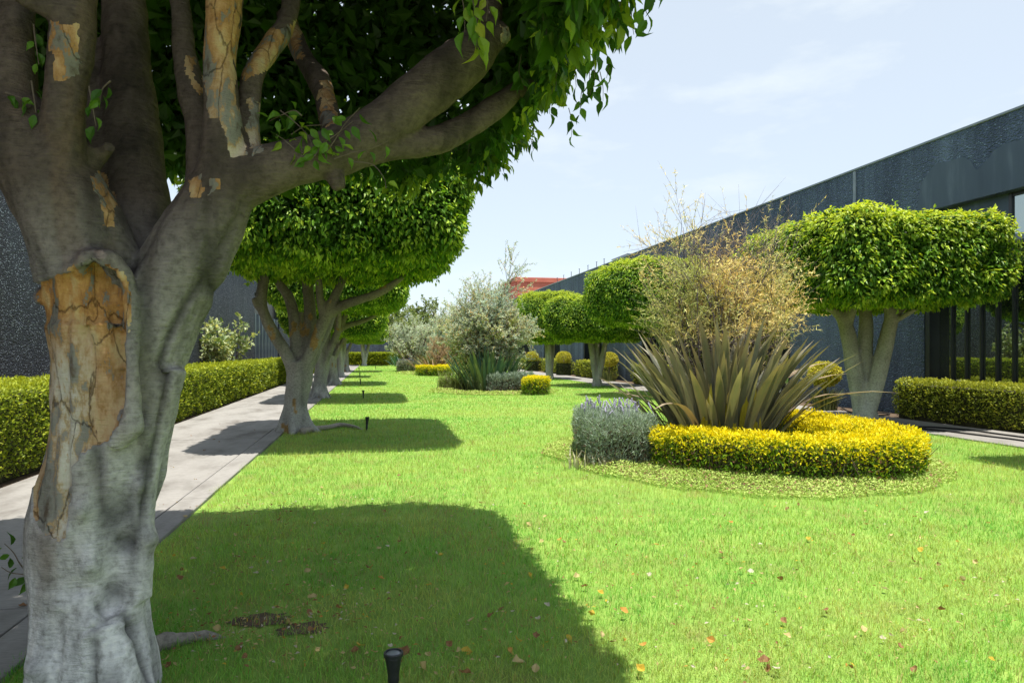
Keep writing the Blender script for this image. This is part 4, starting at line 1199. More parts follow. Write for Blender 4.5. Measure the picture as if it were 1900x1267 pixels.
# silver tree in the second bed
def c_silver(rng, warm=.5):
    def f(P, n):
        m = fbm(P * 1.1, 66, 3) + .12 * rng.normal(size=n) - .12 * (P[:, 2] - 3.0)
        c = mixc((.52, .62, .59), (.70, .67, .38), np.clip(.30 + warm * 1.8 * m, 0, 1))
        y = rng.random(n) < .12 * warm * 2
        c[y] = np.array((.72, .50, .22))
        g = (m > .32) & (rng.random(n) < .6)
        c[g] = np.array((.36, .42, .10))
        return c * (.7 + .55 * rng.random((n, 1)))
    return f
ls = A(908, 651, 27.2)
shrub_tree('silver_tree', ls, (-.05, 0, 2.55), (1.5, 1.4, 1.05), 'bushy grey green tree with a wispy leader above the sword leaved bed', 'tree', 'silver leaved trees in the beds', 92, 34, 13, 5, .05, 30, .085, .30, c_silver(np.random.default_rng(4)), 'silver', lo=-.85, rise=.05,
           extra=[(.95, 0, 4.5), (.7, 0, 3.9), (-.45, 0, 3.75), (-1.0, 0, 3.4), (.2, .1, 3.6), (1.2, 0, 3.2)], proto=(LEAF2_V, LEAF2_F))
lsb = A(768, 651, 50)
shrub_tree('silver_tree', lsb, (0, 0, 2.2), (1.8, 1.7, 1.35), 'pale blue grey conifer shrub behind the bronze grasses', 'tree', 'silver leaved trees in the beds', 93, 26, 10, 4, .07, 16, .16, .20, c_silver(np.random.default_rng(5), .12), 'silver', lo=-.6, proto=(LEAF2_V, LEAF2_F))
lsc = A(835, 651, 56)
shrub_tree('silver_tree', lsc, (0, 0, 3.0), (1.7, 1.6, 1.7), 'taller thin grey green tree standing behind the pale conifer', 'tree', 'silver leaved trees in the beds', 94, 22, 10, 4, .07, 13, .17, .22, c_silver(np.random.default_rng(6), .5), 'silver', lo=-.4, proto=(LEAF2_V, LEAF2_F))
lsd = A(812, 651, 46)
shrub_tree('shrub', lsd, (0, 0, 1.4), (.75, .7, 1.0), 'small tan leaved shrub beside the pale conifer', 'shrub', None, 95, 14, 9, 3, .02, 14, .08, .3, lambda P, n: np.tile((.42, .32, .2), (n, 1)) * (.7 + .6 * np.random.default_rng(1).random((n, 1))), 'dry', lo=-.3, proto=(LEAF2_V, LEAF2_F))
# trees beyond the end wall
for i, (x, Z, hgt, wdt, lb) in enumerate([(738, 84, 6.6, 2.8, 'pale green tree rising beyond the end wall next to the ficus crowns'), (800, 92, 7.6, 3.2, 'hazy yellow green tree beyond the end wall behind the pale conifer'), (700, 96, 6.4, 2.8, 'tree beyond the end wall, low behind the ficus row'), (868, 88, 6.2, 2.6, 'tree beyond the end wall, hidden behind the bushy grey green tree')]):
    q = A(x, 651, Z)
    shrub_tree('distant_tree', q, (0, 0, hgt * .62), (wdt, wdt, hgt * .36), lb, 'tree', 'trees beyond the end wall', 100 + i, 22, 9, 3, .11, 14, .32, .5,
               (lambda s: (lambda P, n: mixc((.10, .17, .05), (.26, .32, .12), np.random.default_rng(s).random(n))))(i), 'hedge', lo=-.6, proto=(LEAF2_V, LEAF2_F))

# variegated bush by the pebbled wall
lv = A(415, 651, 26.5)
shrub_tree('bush', (-5.85, lv[1]), (0, 0, 1.55), (1.0, 1.0, 1.0), 'loose pale variegated bush against the pebbled wall above the hedge', 'bush', None, 97, 16, 6, 3, .025, 5, .17, .5,
           lambda P, n: mixc((.13, .22, .08), (.60, .64, .40), np.random.default_rng(8).random(n) ** 1.2), 'hedge', lo=-.1, proto=(LANCE_V, LANCE_F))

# ------------------------------------------------------------------ sword-leaved plants
def sword_mesh(rng, width, bend, cfun, nseg=9, fold=.32):
    """a folded strap leaf of unit length standing along +Z and bending to +X"""
    V, C = [], []
    tw = rng.uniform(-.5, .5)
    for i in range(nseg + 1):
        t = i / nseg
        a = bend * t * t
        x, z = math.sin(a) * t * .85, t * math.cos(a * .55)
        wdt = width * (.72 + .40 * math.sin(min(t * 2.2, 1.57))) * (1 - max(0, t - .70) / .30) ** .75 if t < 1 else 0.0
        wdt = max(wdt, .0004)
        an = tw * t
        dy = np.array((math.sin(an) * .6, math.cos(an), 0))
        for s_, dn in ((-1, fold), (0, 0), (1, fold)):
            V.append(np.array((x, 0, z)) + dy * s_ * wdt / 2 + np.array((-math.cos(a), 0, math.sin(a))) * abs(s_) * dn * wdt / 2)
            C.append(np.array(cfun(t, s_)))
    Fq = []
    for i in range(nseg):
        for k in range(2):
            Fq.append((i*3+k, i*3+k+1, (i+1)*3+k+1, (i+1)*3+k))
    return mesh_np('leaf', V, Fq, M['strap'], np.array(C), smooth=True)

def sword_plant(name, loc, label, cat, group, n, L, tilt, spread, meshes, seed, bias=None):
    rng = np.random.default_rng(seed)
    root = empty(name, (loc[0], loc[1], 0), label, cat, group)
    for k in range(n):
        t = (k + .5) / n
        az = k * 2.39996 + rng.normal() * .3
        rr = math.sqrt(t)
        o = link('leaf', meshes[int(rng.integers(len(meshes))) if bias is None else bias(rng, rr, az)], root)
        o.location = (spread * rr * math.cos(az), spread * rr * math.sin(az), -.02)
        l = rng.uniform(*L) * (1 - .12 * rr)
        o.rotation_mode = 'XYZ'
        o.rotation_euler = (rng.normal() * .10, tilt * rr ** 1.2 * rng.uniform(.65, 1.2), az)
        wsc = rng.uniform(.85, 1.15)
        o.scale = (l, l * wsc, l)
    return root

rp_ = np.random.default_rng(14)
def bronze(base, edge, tip):
    base, edge, tip = map(np.array, (base, edge, tip))
    def f(t, s):
        c = base * (1 - .35 * abs(s)) + edge * .35 * abs(s)
        if t > .8: c = c * (1 - (t - .8) * 4) + tip * (t - .8) * 4
        return np.clip(c * (1 + .12 * math.sin(t * 23 + s)), .01, .8)
    return f
PH = []
for k in range(8): PH.append(sword_mesh(rp_, .048 + .012 * rp_.random(), rp_.uniform(.02, .26), bronze((.135, .155, .105), (.20, .15, .11), (.34, .27, .18))))
for k in range(5): PH.append(sword_mesh(rp_, .048, rp_.uniform(.0, .30), bronze((.17, .19, .155), (.22, .18, .14), (.40, .35, .26))))
for k in range(3): PH.append(sword_mesh(rp_, .050, rp_.uniform(.4, .85), bronze((.24, .19, .14), (.34, .24, .18), (.42, .34, .25))))
for k in range(4): PH.append(sword_mesh(rp_, .058, rp_.uniform(.0, .15), bronze((.42, .37, .03), (.33, .30, .05), (.50, .40, .06))))
lp = A(1338, 651, 9.75)
def ph_bias(rng, rr, az):
    if rng.random() < .16: return 13 + int(rng.integers(3)) if rr > .6 else 8 + int(rng.integers(5))
    return int(rng.integers(13))
phorm = sword_plant('sword_leaved_plant', lp, 'large bronze sword leaved plant bursting from the golden edged bed', 'plant', 'sword leaved plants in the beds', 282, (1.25, 2.2), .60, .60, PH, 15, ph_bias)
# shorter olive yellow leaves on the near side
rng_ = np.random.default_rng(77)
for k, (x, y, tl) in enumerate([(1288, 745, .12), (1310, 720, .02), (1325, 735, -.05), (1345, 705, .0), (1385, 715, -.08), (1395, 730, .05), (1412, 735, -.12), (1428, 775, -.35), (1300, 760, .1), (1375, 745, .06), (1280, 765, .2), (1318, 752, .08), (1352, 758, -.02), (1402, 760, -.1), (1420, 748, -.2), (1362, 728, .0)]):
    Z = 9.0; p = A(x, y - 12, Z); o = link('leaf', PH[16 + k % 4], phorm)
    hgt = p[2] + .02; p0 = A(x + (x - 1350) * -.10, 651, Z); o.location = (p0[0] - lp[0], p0[1] - lp[1], -.02)
    o.rotation_mode = 'XYZ'; o.rotation_euler = (.0, .12, -1.75 + rng_.normal() * .3); o.scale = (hgt, hgt * 1.15, hgt)
    o.rotation_euler.x = -tl * .8

DG = [sword_mesh(rp_, .055, rp_.uniform(0, .18), bronze((.055, .125, .085), (.07, .14, .09), (.14, .20, .12))) for _ in range(8)]
DGb = DG + [sword_mesh(rp_, .07, .1, bronze((.10, .17, .07), (.12, .2, .08), (.2, .22, .1))) for _ in range(3)]
sword_plant('sword_leaved_plant', A(905, 651, 26.0), 'dark green sword leaved clump under the bushy grey green tree', 'plant', 'sword leaved plants in the beds', 190, (1.1, 1.9), .55, .95, DGb, 16)
sword_plant('sword_leaved_plant', A(741, 651, 66), 'small dark green sword leaved clump before the distant hedge', 'plant', 'sword leaved plants in the beds', 44, (1.0, 1.7), .8, .7, DG, 17)
BR = [sword_mesh(rp_, .03, rp_.uniform(.1, .6), bronze((.24, .15, .07), (.28, .16, .08), (.34, .22, .1))) for _ in range(5)] + [sword_mesh(rp_, .03, .3, bronze((.16, .19, .06), (.2, .2, .08), (.3, .25, .1))) for _ in range(3)]
sword_plant('bronze_grass', G(808, 692), 'bronze and green arching grass clump behind the far golden hedge', 'plant', None, 140, (1.0, 1.9), .75, 1.2, BR, 18)

# ------------------------------------------------------------------ the beds: soil, ground cover, golden hedges, herbs, strap grasses
def bed(b, seed, dens, label_cols):
    (cx, cy), (rx, ry) = b
    n = 72
    rng = np.random.default_rng(seed)
    V = [(cx, cy, .02)]; 
    for k in range(n):
        a = 2 * math.pi * k / n; V.append((cx + rx * .90 * math.cos(a), cy + ry * .90 * math.sin(a), .002))
    F = [(0, 1 + k, 1 + (k + 1) % n) for k in range(n)]
    o = link('soil', mesh_np('soil', V, F, M['soil'])); tag(o, kind='structure')
    m = int(dens * math.pi * rx * ry)
    a = rng.random(m) * 2 * math.pi; rr = np.sqrt(.42 + .66 * rng.random(m))
    x, y = cx + rx * rr * np.cos(a), cy + ry * rr * np.sin(a)
    P = np.stack([x, y, x * 0], 1)
    wav = .05 * fbm(P * 2.2, seed, 3)
    ok = rr < 1.0 + 1.6 * wav
    P, rr = P[ok], rr[ok]; m = len(P)
    P[:, 2] = .02 + (.075 + .05 * fbm(P * 3, seed + 2, 3)) * np.clip((1.03 - rr) / .16, .15, 1) * rng.random(m) ** .6
    D = unit(rnd(rng, m) * np.array((1, 1, .4)) + np.array((0, 0, .45)))
    ln = .029 * (.6 + .8 * rng.random(m)) * max(1, cy / 10) ** .6
    c = mixc(label_cols[0], label_cols[1], np.clip(.5 + .5 * fbm(P * 2, seed + 5, 3) + .3 * rng.normal(size=m), 0, 1))
    t = rng.random(m) < .10; c[t] = np.array((.34, .20, .12))
    V, F, C = scatter(LEAF2_V, LEAF2_F, P, D, unit(np.array((0, 0, 1)) + .6 * rnd(rng, m)), ln, ln * .55, c)
    o = link('ground_cover', mesh_np('ground_cover', V, F, M['herb'], C)); tag(o, kind='stuff')
SEDUM = ((.32, .46, .09), (.52, .62, .20))
bed(BED1, 201, 3000, SEDUM)
bed(BED2, 202, 900, SEDUM)
bed(BED3, 203, 450, SEDUM)

def band_hedge(path, half, h, label, seed, n, leaf=.042, name='golden_hedge'):
    """clipped golden hedge following a curved centre line"""
    rng = np.random.default_rng(seed)
    pts = np.array([p[:2] for p in smooth_path([(x, y, 0) for x, y in path], [1] * len(path), 8)[0]])
    c0 = pts.mean(0)
    root = empty(name, (c0[0], c0[1], 0), label, 'hedge', 'golden hedges edging the flower beds')
    A0, B0 = pts[:-1], pts[1:]
    def d2(P):
        best = np.full(len(P), 9.)
        for a, b in zip(A0, B0):
            ab = b - a; t = np.clip(((P[:, :2] - a) @ ab) / (ab @ ab), 0, 1)
            best = np.minimum(best, np.hypot(*(P[:, :2] - a - t[:, None] * ab).T))
        return best
    def sdf(P):
        q0 = d2(P) - half; q1 = np.abs(P[:, 2] - h / 2) - h / 2
        r = .10; a, b = q0 + r, q1 + r
        return np.hypot(np.maximum(a, 0), np.maximum(b, 0)) + np.minimum(np.maximum(a, b), 0) - r + .05 * fbm(P * 2.6, seed, 3) + .035 * noise(P * 8, seed + 5)
    lo = (*(pts.min(0) - half - .1), 0.03); hi = (*(pts.max(0) + half + .1), h + .08)
    P, Nn, d = shell(rng, sdf, lo, hi, n, .14, 120000)
    n = len(P)
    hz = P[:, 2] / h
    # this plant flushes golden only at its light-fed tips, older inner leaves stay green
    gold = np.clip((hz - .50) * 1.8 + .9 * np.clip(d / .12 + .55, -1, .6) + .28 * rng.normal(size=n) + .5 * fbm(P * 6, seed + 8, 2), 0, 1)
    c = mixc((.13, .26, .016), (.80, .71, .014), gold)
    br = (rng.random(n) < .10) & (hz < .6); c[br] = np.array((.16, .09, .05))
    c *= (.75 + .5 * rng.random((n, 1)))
    thin = rng.random(n) < .45 + .75 * hz
    P, Nn, c, hz = P[thin], Nn[thin], c[thin], hz[thin]; n = len(P)
    D = unit(Nn * .55 + np.array((0, 0, .45)) + .8 * rnd(rng, n)); NN = unit(Nn * .8 + np.array((0, 0, .6)) + .6 * rnd(rng, n))
    ln = leaf * (.65 + .7 * rng.random(n))
    off = np.array((*c0, 0))
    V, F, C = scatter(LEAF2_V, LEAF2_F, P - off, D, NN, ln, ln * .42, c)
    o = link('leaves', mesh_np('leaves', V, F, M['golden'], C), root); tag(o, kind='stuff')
    mb = MB()
    m = int(len(pts) * 9)
    for k in range(m):
        i = rng.integers(len(pts)); p = np.array((*(pts[i] + rng.uniform(-half * .7, half * .7, 2)), 0)) - off
        e = p + np.array((*(rng.normal(size=2) * .12), h * rng.uniform(.5, .85)))
        mb.tube([p, (p + e) / 2 + .03 * rng.normal(size=3), e], [.007, .005, .003], 4)
    o = mb.build('stems', M['twig'], root); tag(o, kind='stuff')
    # shade-filled inner mass of twigs
    mb = MB()
    for i in range(0, len(pts) - 1, 2):
        a, b = pts[i], pts[min(i + 2, len(pts) - 1)]; dv = b - a; dv = dv / np.linalg.norm(dv); nv = np.array((-dv[1], dv[0])) * max(half - .16, .06)
        q = [a + nv, a - nv, b - nv, b + nv]
        mb.add([(*(v - c0), .0) for v in q] + [(*(v - c0), h - .17) for v in q], [(3, 2, 1, 0), (4, 5, 6, 7), (0, 1, 5, 4), (1, 2, 6, 5), (2, 3, 7, 6), (3, 0, 4, 7)])
    mb.build('inner_twigs', M['core'], root)
    return root
band_hedge([(3.76, 8.05), (4.25, 7.5), (4.85, 7.12), (5.5, 6.95), (6.02, 7.08), (6.38, 7.65), (6.56, 8.3), (6.6, 9.1), (6.45, 9.75), (6.15, 9.5), (6.1, 8.8), (5.95, 8.1)], .36, .53, 'curved golden yellow hedge edging the near bed', 301, 58000, .045)
g2 = G(1000, 733)
band_hedge([(g2[0] - .2, g2[1] + .2), (g2[0] + .1, g2[1] + .35), (g2[0] + .1, g2[1] + .8)], .36, .62, 'small golden hedge clump at the corner of the second bed', 302, 9000, .055)
g3 = [G(784, 697.5), G(800, 698), G(818, 698), G(832, 697)]
band_hedge([(p[0], p[1] + .5) for p in g3], .4, .62, 'low golden hedge strip edging the farthest bed', 303, 9000, .08)

def herb_bush(name, c, h, label, seed, n, ln, group, cols, flowers=0, leafw=.10, mname='herb'):
    rng = np.random.default_rng(seed)
    root = empty(name, (c[0], c[1], 0), label, 'shrub', group)
    cc = np.array((0, 0, h[2])); hh = np.array(h)
    def sdf(P): return sd_box(P, cc, hh, min(h) * .5) + .07 * fbm(P * 2.6, seed, 3) + .05 * noise(P * 7, seed + 2)
    P, Nn, d = shell(rng, sdf, cc - hh - .1, cc + hh + .1, n, .17, 120000)
    ok = P[:, 2] > .02; P, Nn, d = P[ok], Nn[ok], d[ok]; n = len(P)
    D = unit(Nn * .6 + np.array((0, 0, .9)) + .5 * rnd(rng, n))
    hz = np.clip(P[:, 2] / (2 * h[2]), 0, 1)
    t = np.clip(.25 + .5 * hz + .6 * fbm(P * 4, seed + 4, 3) + .2 * rng.normal(size=n), 0, 1)
    c_ = mixc(cols[0], cols[1], t)
    br = (rng.random(n) < .30 * (1 - hz)); c_[br] = np.array((.15, .10, .075))
    l = ln * (.6 + .8 * rng.random(n))
    V, F, C = scatter(BLADE_V, BLADE_F, P, D, unit(rnd(rng, n) + Nn), l, l * leafw * 2, c_)
    o = link('leaves', mesh_np('leaves', V, F, M[mname], C), root); tag(o, kind='stuff')
    mb = MB(); mb.lathe([(min(h[:2]) * .45, 0), (min(h[:2]) * .78, h[2] * .5), (min(h[:2]) * .8, h[2] * 1.2), (min(h[:2]) * .55, h[2] * 1.6)], n=10)
    for i, v in enumerate(mb.v): mb.v[i] = (v[0] * h[0] / min(h[:2]), v[1] * h[1] / min(h[:2]), v[2])
    mb.build('stems', M['core'], root)
    for k in range(flowers):
        x, y = rng.uniform(-.85, .85) * h[0], rng.uniform(-.8, .8) * h[1]
        z = 2 * h[2] - .06; e = np.array((x + rng.normal() * .05, y + rng.normal() * .05, z + rng.uniform(.08, .24)))
        mb = MB(); p0 = np.array((x, y, z)); ax = e - p0
        mb.tube([p0, e], [.003, .002], 3)
        for q in range(5):
            s = e - ax * .09 * q; mb.lathe([(.002, -.011), (.011, -.004), (.010, .005), (.002, .011)], s, 5)
        mb.build('flower_spike', M['flower'], root)
    return root
ROSE = ((.10, .155, .11), (.38, .47, .37))
herb_bush('rosemary_bush', (3.14, 8.75), (.50, .56, .35), 'grey green lavender bush with violet flower spikes next to the long golden hedge', 401, 34000, .045, 'grey herbs in the beds', ROSE, 60)
g = G(945, 727)
herb_bush('rosemary_bush', (g[0] + .05, g[1] - .1), (.85, .45, .34), 'low grey green rosemary beside the small golden clump', 402, 14000, .075, 'grey herbs in the beds', ROSE, 0, .14)
g = G(757, 690)
herb_bush('rosemary_bush', (g[0], g[1] + .6), (.75, .6, .4), 'far grey lavender mound in front of the bronze grasses', 403, 6000, .12, 'grey herbs in the beds', ((.12, .15, .11), (.34, .36, .30)), 24, .16)

def strap_grass(name, c, rad, n, L, label, seed, cols, group=None, ringed=None):
    rng = np.random.default_rng(seed)
    root = empty(name, (c[0], c[1], 0), label, 'plant', group)
    a = rng.random(n) * 2 * math.pi; r = np.sqrt(rng.random(n))
    P = np.stack([rad[0] * r * np.cos(a), rad[1] * r * np.sin(a), np.zeros(n)], 1)
    if ringed is not None: P = P[ringed(P)]; n = len(P)
    az = rng.random(n) * 2 * math.pi; le = np.abs(rng.normal(0, .35, n))
    D = np.stack([np.cos(az) * le, np.sin(az) * le, np.ones(n)], 1)
    l = rng.uniform(L[0], L[1], n)
    cc = mixc(cols[0], cols[1], rng.random(n)); dry = rng.random(n) < .08; cc[dry] = np.array((.40, .36, .24))
    V, F, C = scatter(BLADE3_V, BLADE3_F, P, D, np.stack([-np.cos(az), -np.sin(az), np.full(n, .2)], 1), l, .018, cc * .8, cc * 1.1)
    o = link('blades', mesh_np('blades', V, F, M['strap'], C), root); tag(o, kind='stuff')
    return root
sg = ((.08, .16, .05), (.16, .26, .09))
strap_grass('strap_grass', (4.75, 8.55), (1.15, .7), 480, (.25, .62), 'thin green strap leaves between golden hedge and bronze swords', 501, sg)
strap_grass('strap_grass', (3.72, 8.72), (.22, .2), 70, (.35, .75), 'wispy green strap tuft between the lavender bush and golden hedge', 502, ((.14, .2, .07), (.28, .32, .14)))
g = G(852, 723)
strap_grass('strap_grass', (g[0], g[1] - .1), (.85, .5), 700, (.5, .9), 'grassy green tuft at the near corner of the second bed', 503, ((.10, .16, .03), (.24, .28, .07)))
g = G(905, 725)
strap_grass('strap_grass', (g[0] - .2, g[1] - .1), (.6, .45), 420, (.35, .7), 'darker grassy tuft below the green sword leaves', 504, ((.07, .12, .03), (.15, .2, .07)))
g = G(1090, 872)
strap_grass('strap_grass', (g[0] + .1, g[1] + .1), (.38, .16), 90, (.10, .3), 'pale dry strap tuft at the foot of the lavender bush', 505, ((.38, .36, .22), (.52, .50, .36)))

# ------------------------------------------------------------------ ball topiaries before the glass building
def topiary(loc, zc, r, label, seed, kind):
    rng = np.random.default_rng(seed)
    root = empty('ball_topiary', (loc[0], loc[1], 0), label, 'topiary', 'ball topiaries along the building')
    def sdf(P): return sd_ell(P, (0, 0, zc), (r * 1.05, r * 1.05, r * .88)) + .03 * fbm(P * 4, seed, 3)
    n = 5200
    P, Nn, d = shell(rng, sdf, (-r*1.2, -r*1.2, zc - r*1.1), (r*1.2, r*1.2, zc + r*1.1), n, .10, 60000); n = len(P)
    c = leaf_cols(rng, n, (.20, .23, .03), (.48, .47, .05), (.82, .76, .12), d, .10, .6)
    ln = .05 * (.7 + .6 * rng.random(n))
    V, F, C = scatter(LEAF2_V, LEAF2_F, P, unit(Nn * .6 + .8 * rnd(rng, n)), unit(Nn + .6 * rnd(rng, n)), ln, ln * .55, c)
    o = link('crown', mesh_np('crown', V, F, M['golden'], C), root); tag(o, kind='stuff')
    mb = MB(); mb.tube([(0, 0, -.02), (.02, .01, zc * .5), (0, 0, zc)], [.045, .04, .035], 8); mb.build('trunk', M['twig'], root, smooth=True)
    if kind == 'drum':
        hh = zc - r * .80
        def sd2(P): return np.maximum(np.hypot(P[:, 0], P[:, 1]) - r * .98, np.abs(P[:, 2] - hh / 2) - hh / 2) + .03 * fbm(P * 4, seed + 1, 3)
        P, Nn, d = shell(rng, sd2, (-r*1.1, -r*1.1, .02), (r*1.1, r*1.1, hh), 6000, .09, 60000); n = len(P)
        c = leaf_cols(rng, n, (.018, .03, .010), (.03, .05, .015), (.06, .08, .03), d, .09, .3)
        ln = .05 * (.7 + .6 * rng.random(n))
        V, F, C = scatter(LEAF2_V, LEAF2_F, P, unit(Nn * .6 + .8 * rnd(rng, n)), unit(Nn + .6 * rnd(rng, n)), ln, ln * .55, c)
        o = link('drum', mesh_np('drum', V, F, M['hedge'], C), root); tag(o, label='dark clipped drum below the ball', kind='stuff')
    else:
        n = 420
        a = rng.random(n) * 2 * math.pi; q = np.sqrt(rng.random(n)) * r * .8
        P = np.stack([q * np.cos(a), q * np.sin(a), 0 * a], 1); le = np.abs(rng.normal(0, .28, n))
        D = np.stack([np.cos(a) * le, np.sin(a) * le, np.ones(n)], 1); l = rng.uniform(.3, .68, n)
        cc = mixc((.10, .15, .04), (.24, .25, .08), rng.random(n))
        V, F, C = scatter(BLADE3_V, BLADE3_F, P, D, np.stack([-np.cos(a), -np.sin(a), .2 + 0 * a], 1), l, .02, cc * .8, cc)
        o = link('strap_leaves', mesh_np('strap_leaves', V, F, M['strap'], C), root); tag(o, kind='stuff')
topiary((11.05, 15.3), .92, .37, 'yellow ball topiary over strap leaves just beside the three pale stems', 601, 'strap')
topiary((11.2, 31.9), 1.08, .42, 'yellow ball topiary over strap leaves behind the bronze sword plant tips', 602, 'strap')
topiary((11.2, 40.2), 1.1, .45, 'yellow ball topiary over a dark drum between the two forked trunks', 603, 'drum')
topiary((11.2, 48.7), 1.1, .44, 'farthest yellow ball topiary over a dark drum', 604, 'drum')
topiary((11.25, 21.0), .95, .42, 'yellow ball topiary half hidden by the bronze sword leaves', 605, 'strap')

# ------------------------------------------------------------------ spike lights, hoses, fallen leaves, stray roots
def spike_light(loc, label, hgt=.235, tilt=(0, 0)):
    root = empty('garden_light', (loc[0], loc[1], 0), label, 'garden light', 'black spike lights in the lawn')
    root.rotation_euler = (tilt[0], tilt[1], 0)
    mb = MB(); mb.lathe([(.010, -.05), (.016, .02), (.020, .06), (.021, hgt - .13)], n=14); mb.build('stake', M['black_plastic'], root, smooth=True)
    mb = MB(); mb.lathe([(.023, hgt - .13), (.025, hgt - .118), (.024, hgt - .10), (.029, hgt - .06), (.036, hgt - .022), (.036, hgt - .018)], n=24); mb.build('lamp_body', M['black_plastic'], root, smooth=True)
    mb = MB(); mb.lathe([(.036, hgt - .018), (.042, hgt - .016), (.0425, hgt - .003), (.040, hgt), (.034, hgt), (.033, hgt - .005)], n=28); mb.build('rim', M['black_plastic'], root, smooth=False)
    mb = MB(); mb.lathe([(.033, hgt - .009), (.030, hgt - .0045), (.018, hgt - .0025), (.002, hgt - .002)], n=24); mb.build('lens', M['lens'], root, smooth=True)
    return root
m, t, p, o = mat('frosted lens'); p.inputs['Base Color'].default_value = (.16, .18, .20, 1); p.inputs['Roughness'].default_value = .35; M['lens'] = m
q = A(730, 1209, 2.93)
spike_light(q, 'black cup shaped spike light close to the camera in the shaded grass', q[2])
for (x, y), lb, tl in [((680, 799), 'small black spike light beside the exposed root of the many-stemmed ficus', (0, .06)), ((674, 739.5), 'small black spike light on the second shadow from the big tree', (0, 0)),
                   ((668.5, 713.5), 'tiny black spike light on the fourth shadow strip', (0, 0)), ((667.5, 700), 'tiny black spike light on the fifth shadow strip', (0, 0)), ((666, 688), 'tiny black spike light near the lone far ficus', (0, 0)), ((697, 685), 'tiny black spike light before the distant hedge in the open', (0, 0))]:
    spike_light(G(x, y), lb, .26, tl)

def hose(pts, label, name='garden_hose', r=.016):
    P, rr = smooth_path([np.array((*G(x, y)[:2], .022 + r + z)) for x, y, z in pts], [r] * len(pts), 8)
    mb = MB(); mb.tube(P, rr, 8); o = mb.build(name, M['rubber'], None, smooth=True); tag(o, label, 'hose', 'black hoses left on the side path')
hose([(2050, 846, 0), (1900, 822, .0), (1830, 813, .0), (1760, 804, .0), (1712, 799, 0), (1698, 797, 0), (1706, 795.3, 0), (1740, 796.5, .0), (1800, 801.5, 0), (1860, 810, 0), (1950, 822, 0), (2080, 838, 0)], 'black hose doubled back in a long loop on the path by the near clipped hedge')
hose([(1560, 757, 0), (1572, 765, 0), (1590, 769, 0), (1625, 768.5, 0), (1650, 771, 0), (1640, 773.5, 0), (1600, 772.5, 0)], 'black hose coiled at the foot of the three pale stems')

# exposed root crossing the grass to the little light
g = [G(560, 806), G(585, 800), G(610, 797), G(630, 793), G(655, 795), G(672, 797)]
mb = MB(); pp, rr = smooth_path([p_ + np.array((0, 0, z)) for p_, z in zip(g, (.05, .05, .045, .05, .04, .0))], [.07, .05, .045, .045, .035, .02], 4); mb.tube(pp, rr, 7)
me = mb.mesh('tree_root', M['bark'], True); a = me.attributes.new('col', 'FLOAT_COLOR', 'POINT'); a.data.foreach_set('color', np.tile((.34, .31, .27, 1), len(me.vertices)).astype(np.float32))
o = link('tree_root', me); tag(o, 'pale exposed root running over the grass to a small black light', 'root')

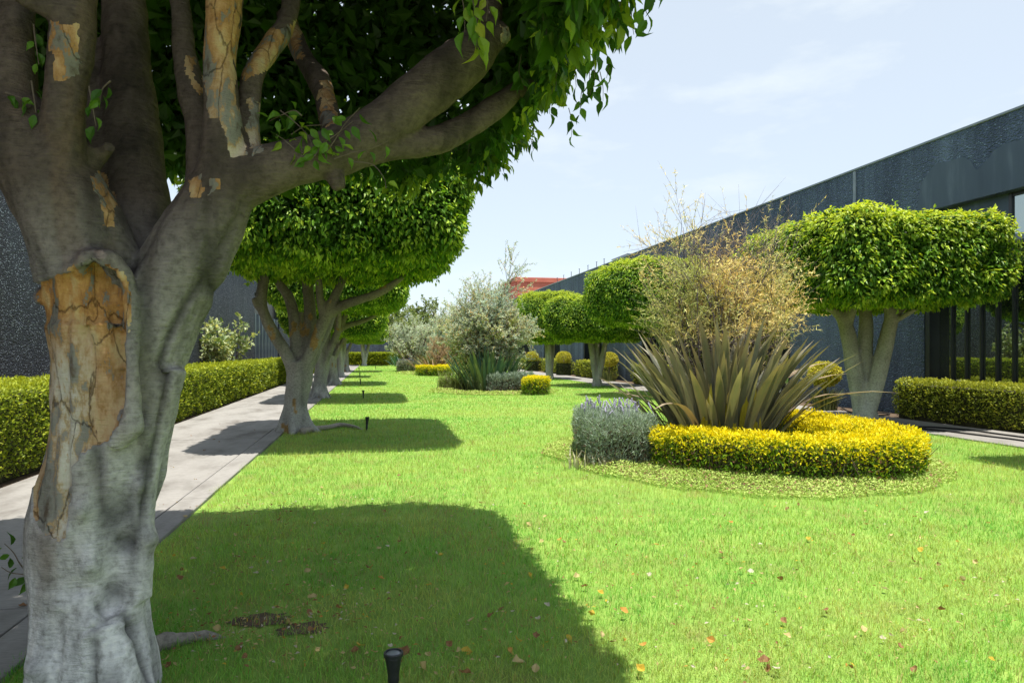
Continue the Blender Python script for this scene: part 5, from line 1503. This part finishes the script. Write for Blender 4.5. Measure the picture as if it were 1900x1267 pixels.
def fallen_leaves():
    rng = np.random.default_rng(88)
    L8 = np.array([(0, 0, 0), (.18, .26, .0), (.45, .40, 0), (.75, .22, 0), (.18, -.26, .0), (.45, -.40, 0), (.75, -.22, 0), (.2, 0, .0), (.45, 0, .0), (.75, 0, 0), (1.0, 0, 0)])
    F8 = [(0, 7, 1), (1, 7, 8, 2), (2, 8, 9, 3), (3, 9, 10), (0, 4, 7), (4, 5, 8, 7), (5, 6, 9, 8), (6, 10, 9)]
    kinds = [('small dry brown leaf lying on the grass', (.28, .15, .075)), ('pale tan dead leaf lying on the grass', (.50, .40, .20)), ('yellow fallen leaf lying on the grass', (.56, .40, .06)), ('orange fallen leaf lying on the grass', (.50, .27, .07)), ('whitish curled leaf lying on the grass', (.52, .47, .40))]
    ms = []
    for lb, cl in kinds:
        for v in range(3):
            L = L8.copy(); cu = rng.uniform(.7, 2.6); L[:, 2] = .38 * cu * L[:, 1] ** 2 * 2 + .25 * cu * (L[:, 0] - .5) ** 2 + .05 * rng.normal(size=len(L))
            me = bpy.data.meshes.new('fallen_leaf'); me.from_pydata(L.tolist(), [], F8); me.materials.append(M['dry'])
            a = me.attributes.new('col', 'FLOAT_COLOR', 'POINT'); cc = np.ones((len(L), 4), np.float32); cc[:, :3] = np.array(cl) * (.8 + .4 * rng.random((len(L), 1))); a.data.foreach_set('color', cc.ravel())
            ms.append(me)
    n = 0
    fixed = [(1165, 1150, 3, .055), (1328, 1200, 3, .05), (855, 1218, 2, .06), (664, 1210, 2, .06), (700, 1080, 3, .05), (792, 1096, 2, .05), (958, 1195, 2, .06), (1075, 1075, 1, .05), (1190, 965, 1, .05), (610, 1035, 1, .05), (1635, 1100, 4, .05), (1605, 1182, 1, .045),
             (1430, 1240, 0, .06), (1390, 1165, 1, .05), (970, 1240, 1, .07), (1050, 1190, 2, .05), (905, 1160, 0, .05), (535, 1160, 1, .06), (420, 1065, 2, .05), (480, 1070, 4, .04), (1670, 1185, 1, .045), (1815, 1055, 1, .045), (1700, 1250, 0, .05), (1010, 1130, 4, .045),
             (760, 1225, 0, .08), (775, 1245, 1, .07), (875, 1165, 1, .06), (1120, 1110, 2, .045), (620, 1065, 1, .05), (740, 1015, 0, .04)]
    spots = [(*G(x, y)[:2], k, s) for x, y, k, s in fixed]
    tries = 0
    while len(spots) < 170 and tries < 20000:
        tries += 1
        x, y = rng.uniform(300, 1890), 651 + 620 * rng.random() ** .75
        if y > 1262 or y < 880: continue
        p = G(x, y)
        if not (LAWN[0] < p[0] < LAWN[2]) or in_bed(p[0], p[1], BED1, 1.0): continue
        if x > 1000 and rng.random() < .45: continue
        spots.append((p[0], p[1], int(rng.choice(5, p=[.36, .34, .10, .08, .12])), rng.uniform(.03, .055)))
    for x, y, k, s in spots:
        o = link('fallen_leaf', ms[k * 3 + int(rng.integers(3))]); o.location = (x, y, .024 + rng.uniform(0, .016)); o.scale = (s, s, s)
        o.rotation_euler = (rng.normal() * .5, rng.normal() * .4, rng.uniform(0, 6.28))
        tag(o, kinds[k][0].replace('the grass', 'grass shaded by the big old ficus' if (x < .95 and y < 6.2) else ('sunlit grass out on the open lawn' if y < 6.2 or x < 2.2 else 'sunlit grass before the golden edged bed')), 'leaf', 'fallen leaves on the lawn')
    # the countless small ones further off
    m = 4200
    y = 651 + np.exp(rng.uniform(math.log(45), math.log(600), m)); x = rng.uniform(280, 1890, m)
    Zc = EYE * F_PX / (y - 651); Xc = (x - 950) / F_PX * Zc
    u, v = CO * Xc + SI * Zc, -SI * Xc + CO * Zc
    ok = ((u > LAWN[0]) | ((u > -3.9) & (rng.random(m) < .12))) & (u < LAWN[2]) & ~in_bed(u, v, BED1)
    for q, (gx, gy, sx, sy) in enumerate([(500, 1150, .30, .22), (560, 1168, .25, .2), (455, 952, .5, .16), (560, 935, .6, .2), (345, 1190, .3, .2), (700, 1215, .5, .4), (430, 1050, .5, .4), (800, 960, 1.2, .5)]):
        cg = G(gx, gy); sl = slice(q * 110, q * 110 + 110)
        u[sl] = cg[0] + rng.normal(size=110) * sx; v[sl] = cg[1] + rng.normal(size=110) * sy; Zc[sl] = 5
    ok = ((u > LAWN[0]) | ((u > -3.9) & (rng.random(m) < .12))) & (u < LAWN[2]) & ~in_bed(u, v, BED1)
    P = np.stack([u, v, .030 + .012 * rng.random(m)], 1)[ok]; m = len(P)
    c = np.array([k[1] for k in kinds])[rng.choice(5, m, p=[.28, .42, .08, .06, .16])]
    ln = (.012 + .020 * rng.random(m)) * np.maximum(1, Zc[ok] / 8) ** .35
    V, F, C = scatter(LEAF2_V, LEAF2_F, P, unit(rnd(rng, m) * np.array((1, 1, .3))), unit(np.array((0, 0, 1)) + .5 * rnd(rng, m)), ln, ln * .5, c)
    o = link('leaf_litter', mesh_np('leaf_litter', V, F, M['dry'], C)); tag(o, kind='stuff')
    # a few on the path
    for x, y in [(33, 1133), (382, 838), (470, 800), (128, 935), (400, 818), (250, 1010)]:
        o = link('fallen_leaf', ms[int(rng.integers(3))]); p = G(x, y); o.location = (p[0], p[1], .027); o.scale = (.05, .05, .05); o.rotation_euler = (.1, .1, rng.uniform(0, 6.28))
        tag(o, 'dry brown leaf lying on the concrete path', 'leaf', 'fallen leaves on the path')
fallen_leaves()
